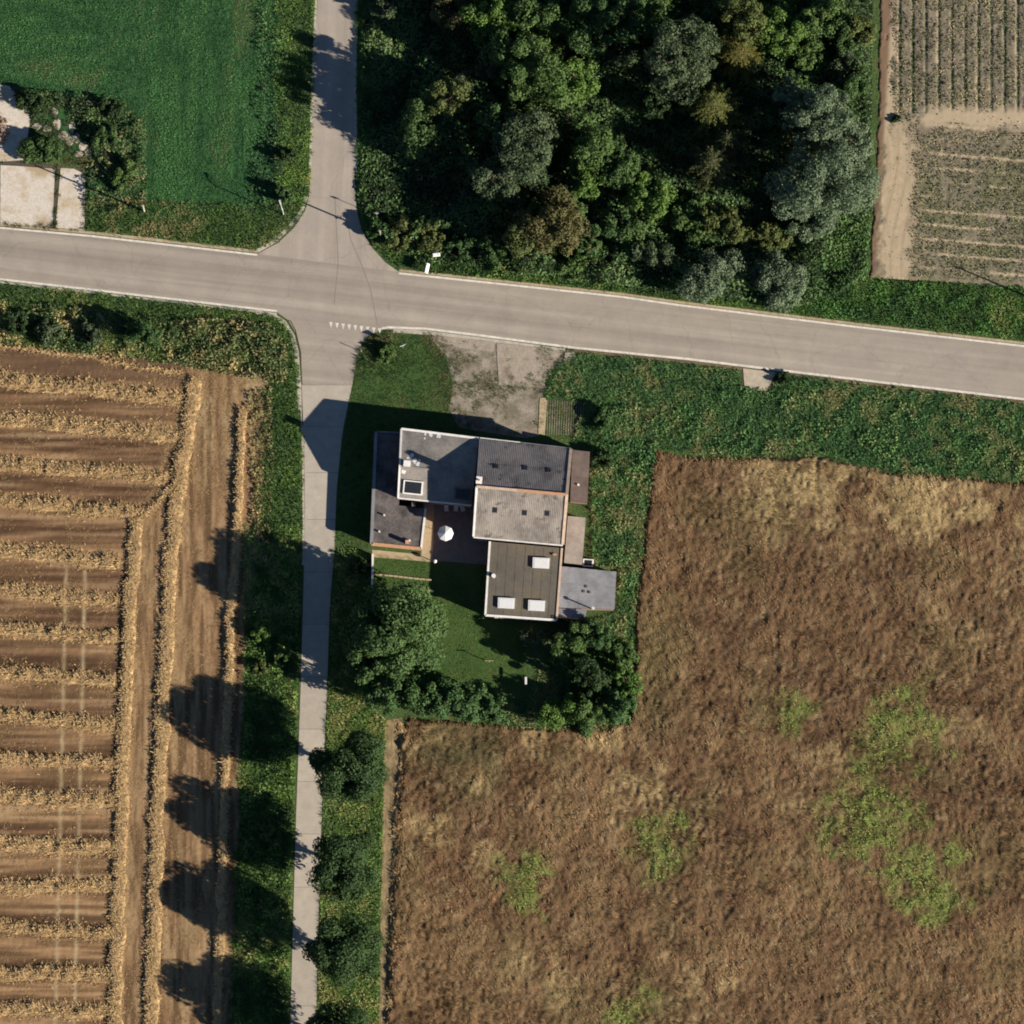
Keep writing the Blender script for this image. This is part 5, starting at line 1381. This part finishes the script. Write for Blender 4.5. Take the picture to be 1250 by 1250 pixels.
m = MB(); m.tube([(0, 0, 0.0), (0, 0, 0.1)], 0.28, 10); obj('base', m.mesh('base', M_gutter), para, world=False)

def chair(px, py, rz, label):
    b = P(px, py, 0.02); e = thing('garden_chair', label, 'chair', tuple(b), 'white garden chairs by the annex'); e.rotation_euler = (0, 0, rz)
    def pt(name, mb):
        o = obj(name, mb.mesh(name, M_opal), e, world=False)
    m = MB(); m.box((0, 0, 0.44), (0.5, 0.5, 0.05)); pt('seat', m)
    m = MB(); m.add([(-0.25, 0.22, 0.46), (0.25, 0.22, 0.46), (0.25, 0.36, 0.95), (-0.25, 0.36, 0.95), (-0.25, 0.26, 0.46), (0.25, 0.26, 0.46), (0.25, 0.40, 0.95), (-0.25, 0.40, 0.95)],
                    [(0, 1, 2, 3), (7, 6, 5, 4), (0, 4, 5, 1), (1, 5, 6, 2), (2, 6, 7, 3), (3, 7, 4, 0)]); pt('backrest', m)
    for sx in (-0.22, 0.22):
        for sy in (-0.22, 0.22):
            m = MB(); m.box((sx, sy, 0.21), (0.05, 0.05, 0.42)); pt('leg', m)
        m = MB(); m.box((sx, 0.02, 0.66), (0.05, 0.5, 0.04)); pt('armrest', m)
for x_, r_ in ((545, 0.1), (556.5, -0.15), (565, 0.3)):
    chair(x_, 622, r_, {545: 'white garden chair by the annex wall, closest to the garage', 556.5: 'white garden chair between two others by the annex wall', 565: 'white garden chair by the annex wall, closest to the farmhouse'}[x_])

def ball_lamp(px, py, label):
    b = P(px, py, 0.02); e = thing('garden_lamp', label, 'lamp', tuple(b))
    m = MB(); m.tube([(0, 0, 0), (0, 0, 0.8)], 0.05, 8); obj('post', m.mesh('post', M_post), e, world=False)
    bm = bmesh.new(); bmesh.ops.create_uvsphere(bm, u_segments=14, v_segments=8, radius=0.24); me = bpy.data.meshes.new('globe'); bm.to_mesh(me); bm.free(); me.materials.append(M_opal)
    o = obj('globe', me, e, world=False); o.location = (0, 0, 1.0)
ball_lamp(531, 686, 'white globe garden lamp at the corner of the courtyard')

def post_thing(name, label, cat, px, py, h, parts, loc_r=0.05, mat=None):
    b = P(px, py, 0); e = thing(name, label, cat, tuple(b))
    m = MB(); m.tube([(0, 0, -0.05), (0, 0, h)], [loc_r, loc_r * 0.75], 8); obj('post', m.mesh('post', mat or M_post), e, world=False)
    for nm, mb, mt in parts: obj(nm, mb.mesh(nm, mt), e, world=False)
    return e
# utility poles
m = MB(); m.box((0, 0, 5.6), (0.35, 0.08, 0.1)); i1 = MB()
for s_ in (-0.14, 0.14): i1.tube([(s_, 0, 5.65), (s_, 0, 5.78)], 0.03, 6)
post_thing('utility_pole', 'pale utility pole standing beside the concrete yard', 'pole', 176, 258, 5.9, [('crossarm', m, M_post), ('insulator', i1, M_opal)], 0.13, M_gutter)
m = MB(); m.box((0, 0, 3.9), (0.4, 0.08, 0.08)); 
post_thing('utility_pole', 'wooden utility pole at the wood corner of the crossing', 'pole', 464, 287, 4.2, [('crossarm', m, M_post)], 0.13)
m = MB(); m.tube([(0, 0, 2.0), (0, 0.01, 2.0)], 0.3, 14); m2 = MB(); m2.box((0, 0, 2.3), (0.5, 0.04, 0.3))
post_thing('road_sign', 'thin sign post in the grass north of the wooden utility pole', 'sign', 460, 263, 2.5, [('sign_panel', m2, M_whitepost)], 0.04, M_whitepost)
m = MB(); m.box((0, 0, 5.6), (1.0, 0.1, 0.1))
post_thing('utility_pole', 'wooden utility pole in the weeds by the harvested field', 'pole', 1296, 380, 5.9, [('crossarm', m, M_post)], 0.13)
# street lamp, left corner
m = MB(); m.tube([(0, 0, 3.6), (-0.15, 0.35, 3.95), (-0.3, 0.9, 4.05)], [0.06, 0.055, 0.05], 6); m2 = MB(); m2.box((-0.34, 1.05, 4.03), (0.2, 0.5, 0.12), 0.3)
post_thing('street_lamp', 'small white street lamp with curved arm at the corner of the green field', 'lamp', 346, 262, 3.7, [('arm', m, M_whitepost), ('lamp_head', m2, M_whitepost)], 0.07, M_whitepost)
# white direction boards by the wood corner
for px_, py_, rz, w_, h_, z_, lb in ((522, 329, 1.35, 1.2, 0.42, 1.3, 'white road sign board on two posts close to the road edge'), (533, 313, 0.1, 0.9, 0.35, 1.5, 'smaller white sign board set back in the roadside weeds')):
    b = P(px_, py_, 0); e = thing('road_sign', lb, 'sign', tuple(b)); e.rotation_euler = (0, 0, rz)
    for s_ in (-w_ * 0.35, w_ * 0.35):
        m = MB(); m.tube([(s_, 0, -0.05), (s_, 0, z_ + h_ * 0.5)], 0.035, 6); obj('post', m.mesh('post', M_post), e, world=False)
    m = MB(); t_ = 0.32
    m.add([(-w_ / 2, -t_ * 0.5, z_ - h_), (w_ / 2, -t_ * 0.5, z_ - h_), (w_ / 2, t_ * 0.5, z_ + h_ * 0.3), (-w_ / 2, t_ * 0.5, z_ + h_ * 0.3),
           (-w_ / 2, -t_ * 0.5 + 0.06, z_ - h_), (w_ / 2, -t_ * 0.5 + 0.06, z_ - h_), (w_ / 2, t_ * 0.5 + 0.06, z_ + h_ * 0.3), (-w_ / 2, t_ * 0.5 + 0.06, z_ + h_ * 0.3)],
          [(0, 1, 2, 3), (7, 6, 5, 4), (0, 4, 5, 1), (1, 5, 6, 2), (2, 6, 7, 3), (3, 7, 4, 0)])
    obj('sign_panel', m.mesh('sign_panel', M_opal), e, world=False)
m = MB(); m.box((0, 0, 1.25), (0.22, 0.22, 0.1))
post_thing('marker_post', 'slim white marker post between the two silvery willows', 'post', 902, 354, 1.4, [('cap', m, M_whitepost)], 0.09, M_whitepost)
# give-way sign and small post on the corner lawn
m = MB(); m.add([(-0.45, 0, 2.1), (0.45, 0, 2.1), (0, 0, 1.3), (-0.45, 0.03, 2.1), (0.45, 0.03, 2.1), (0, 0.03, 1.3)], [(0, 2, 1), (3, 4, 5), (0, 1, 4, 3), (1, 2, 5, 4), (2, 0, 3, 5)])
e = post_thing('give_way_sign', 'triangular give-way sign at the corner of the lawn', 'sign', 492, 424, 2.1, [('sign_panel', m, M_whitepost)], 0.035); e.rotation_euler = (0, 0, 0.4)
m = MB(); m.box((0, 0, 1.05), (0.12, 0.05, 0.2))
post_thing('marker_post', 'short marker post in the grass beside the lane mouth', 'post', 441, 429, 1.2, [('reflector', m, M_red)], 0.05, M_whitepost)
m = MB(); m.box((0, 0, 0.95), (0.12, 0.05, 0.2))
post_thing('marker_post', 'short reflector post on the grass verge opposite the culvert slab', 'post', 1091, 481, 1.1, [('reflector', m, M_red)], 0.05, M_whitepost)
# garden bits
m = MB(); m.box((0, 0, 1.5), (1.1, 0.07, 0.07))
post_thing('clothesline_post', 'wooden clothesline post with crossbar on the lawn', 'post', 597, 808, 1.55, [('crossbar', m, M_patio)], 0.06, M_patio)
m = MB(); m.box((0, 0, 1.35), (0.25, 0.9, 0.1)); 
post_thing('bird_table', 'small white bird table in the shaded garden hollow', 'bird table', 642, 832, 1.35, [('tray', m, M_opal)], 0.07, M_whitepost)
for pts, lb in (([(456, 701), (480, 703), (505, 706), (527, 708)], 'pale stone edging line across the upper garden lawn'), ([(503, 716), (518, 718.5), (530, 722)], 'short pale stone edging beside the garden tree')):
    W = PV(pts, 0.16); e = thing('garden_edging', lb, 'edging', tuple(PV(pts, 0)[1]))
    for a_, b_ in zip(W[:-1], W[1:]):
        n = max(2, int((b_ - a_).length / 0.6))
        for i in range(n):
            m = MB(); m.bar(a_.lerp(b_, (i + 0.04) / n), a_.lerp(b_, (i + 0.96) / n), 0.2, 0.2); obj('edging_stone', m.mesh('edging_stone', M_patio), e)
W = PV([(455, 676), (455, 690), (454, 717)], 0.9); e = thing('garden_wall', 'low pale garden wall between the garage lawn and the lane', 'wall', tuple(P(455, 695, 0)))
m = MB()
for a_, b_ in zip(W[:-1], W[1:]): m.bar(a_, b_, 0.16, 0.95)
obj('wall', m.mesh('wall', M_brick), e)
m = MB()
for a_, b_ in zip(W[:-1], W[1:]): m.bar(a_ + Vector((0, 0, 0.06)), b_ + Vector((0, 0, 0.06)), 0.24, 0.06)
obj('coping', m.mesh('coping', M_white), e)
# path slab strip under garage south wall
pth = ngon('garden_path', PV([(454, 671), (516, 677), (528, 680), (527, 686), (455, 680)], 0.02), M_patio)
# rubble heap on the yard
g_ = np.random.default_rng(77)
hp = thing('rubble_heap', 'reddish heap of rubble lying on the concrete yard', 'rubble', tuple(P(2, 160, 0)))
for i in range(46):
    a_ = g_.uniform(0, 6.28); r_ = 1.4 * math.sqrt(g_.uniform(0, 1)); q = P(2, 160, 0) + Vector((math.cos(a_) * r_ * 0.7, math.sin(a_) * r_ * 1.2, 0))
    s_ = g_.uniform(0.18, 0.42); m = MB(); m.box((q.x, q.y, 0.06 + s_ * 0.3 + max(0, 0.35 - r_ * 0.25)), (s_, s_ * g_.uniform(0.5, 1), s_ * 0.7), g_.uniform(0, 3))
    obj('rubble_stone', m.mesh('rubble_stone', M_rubble), hp)
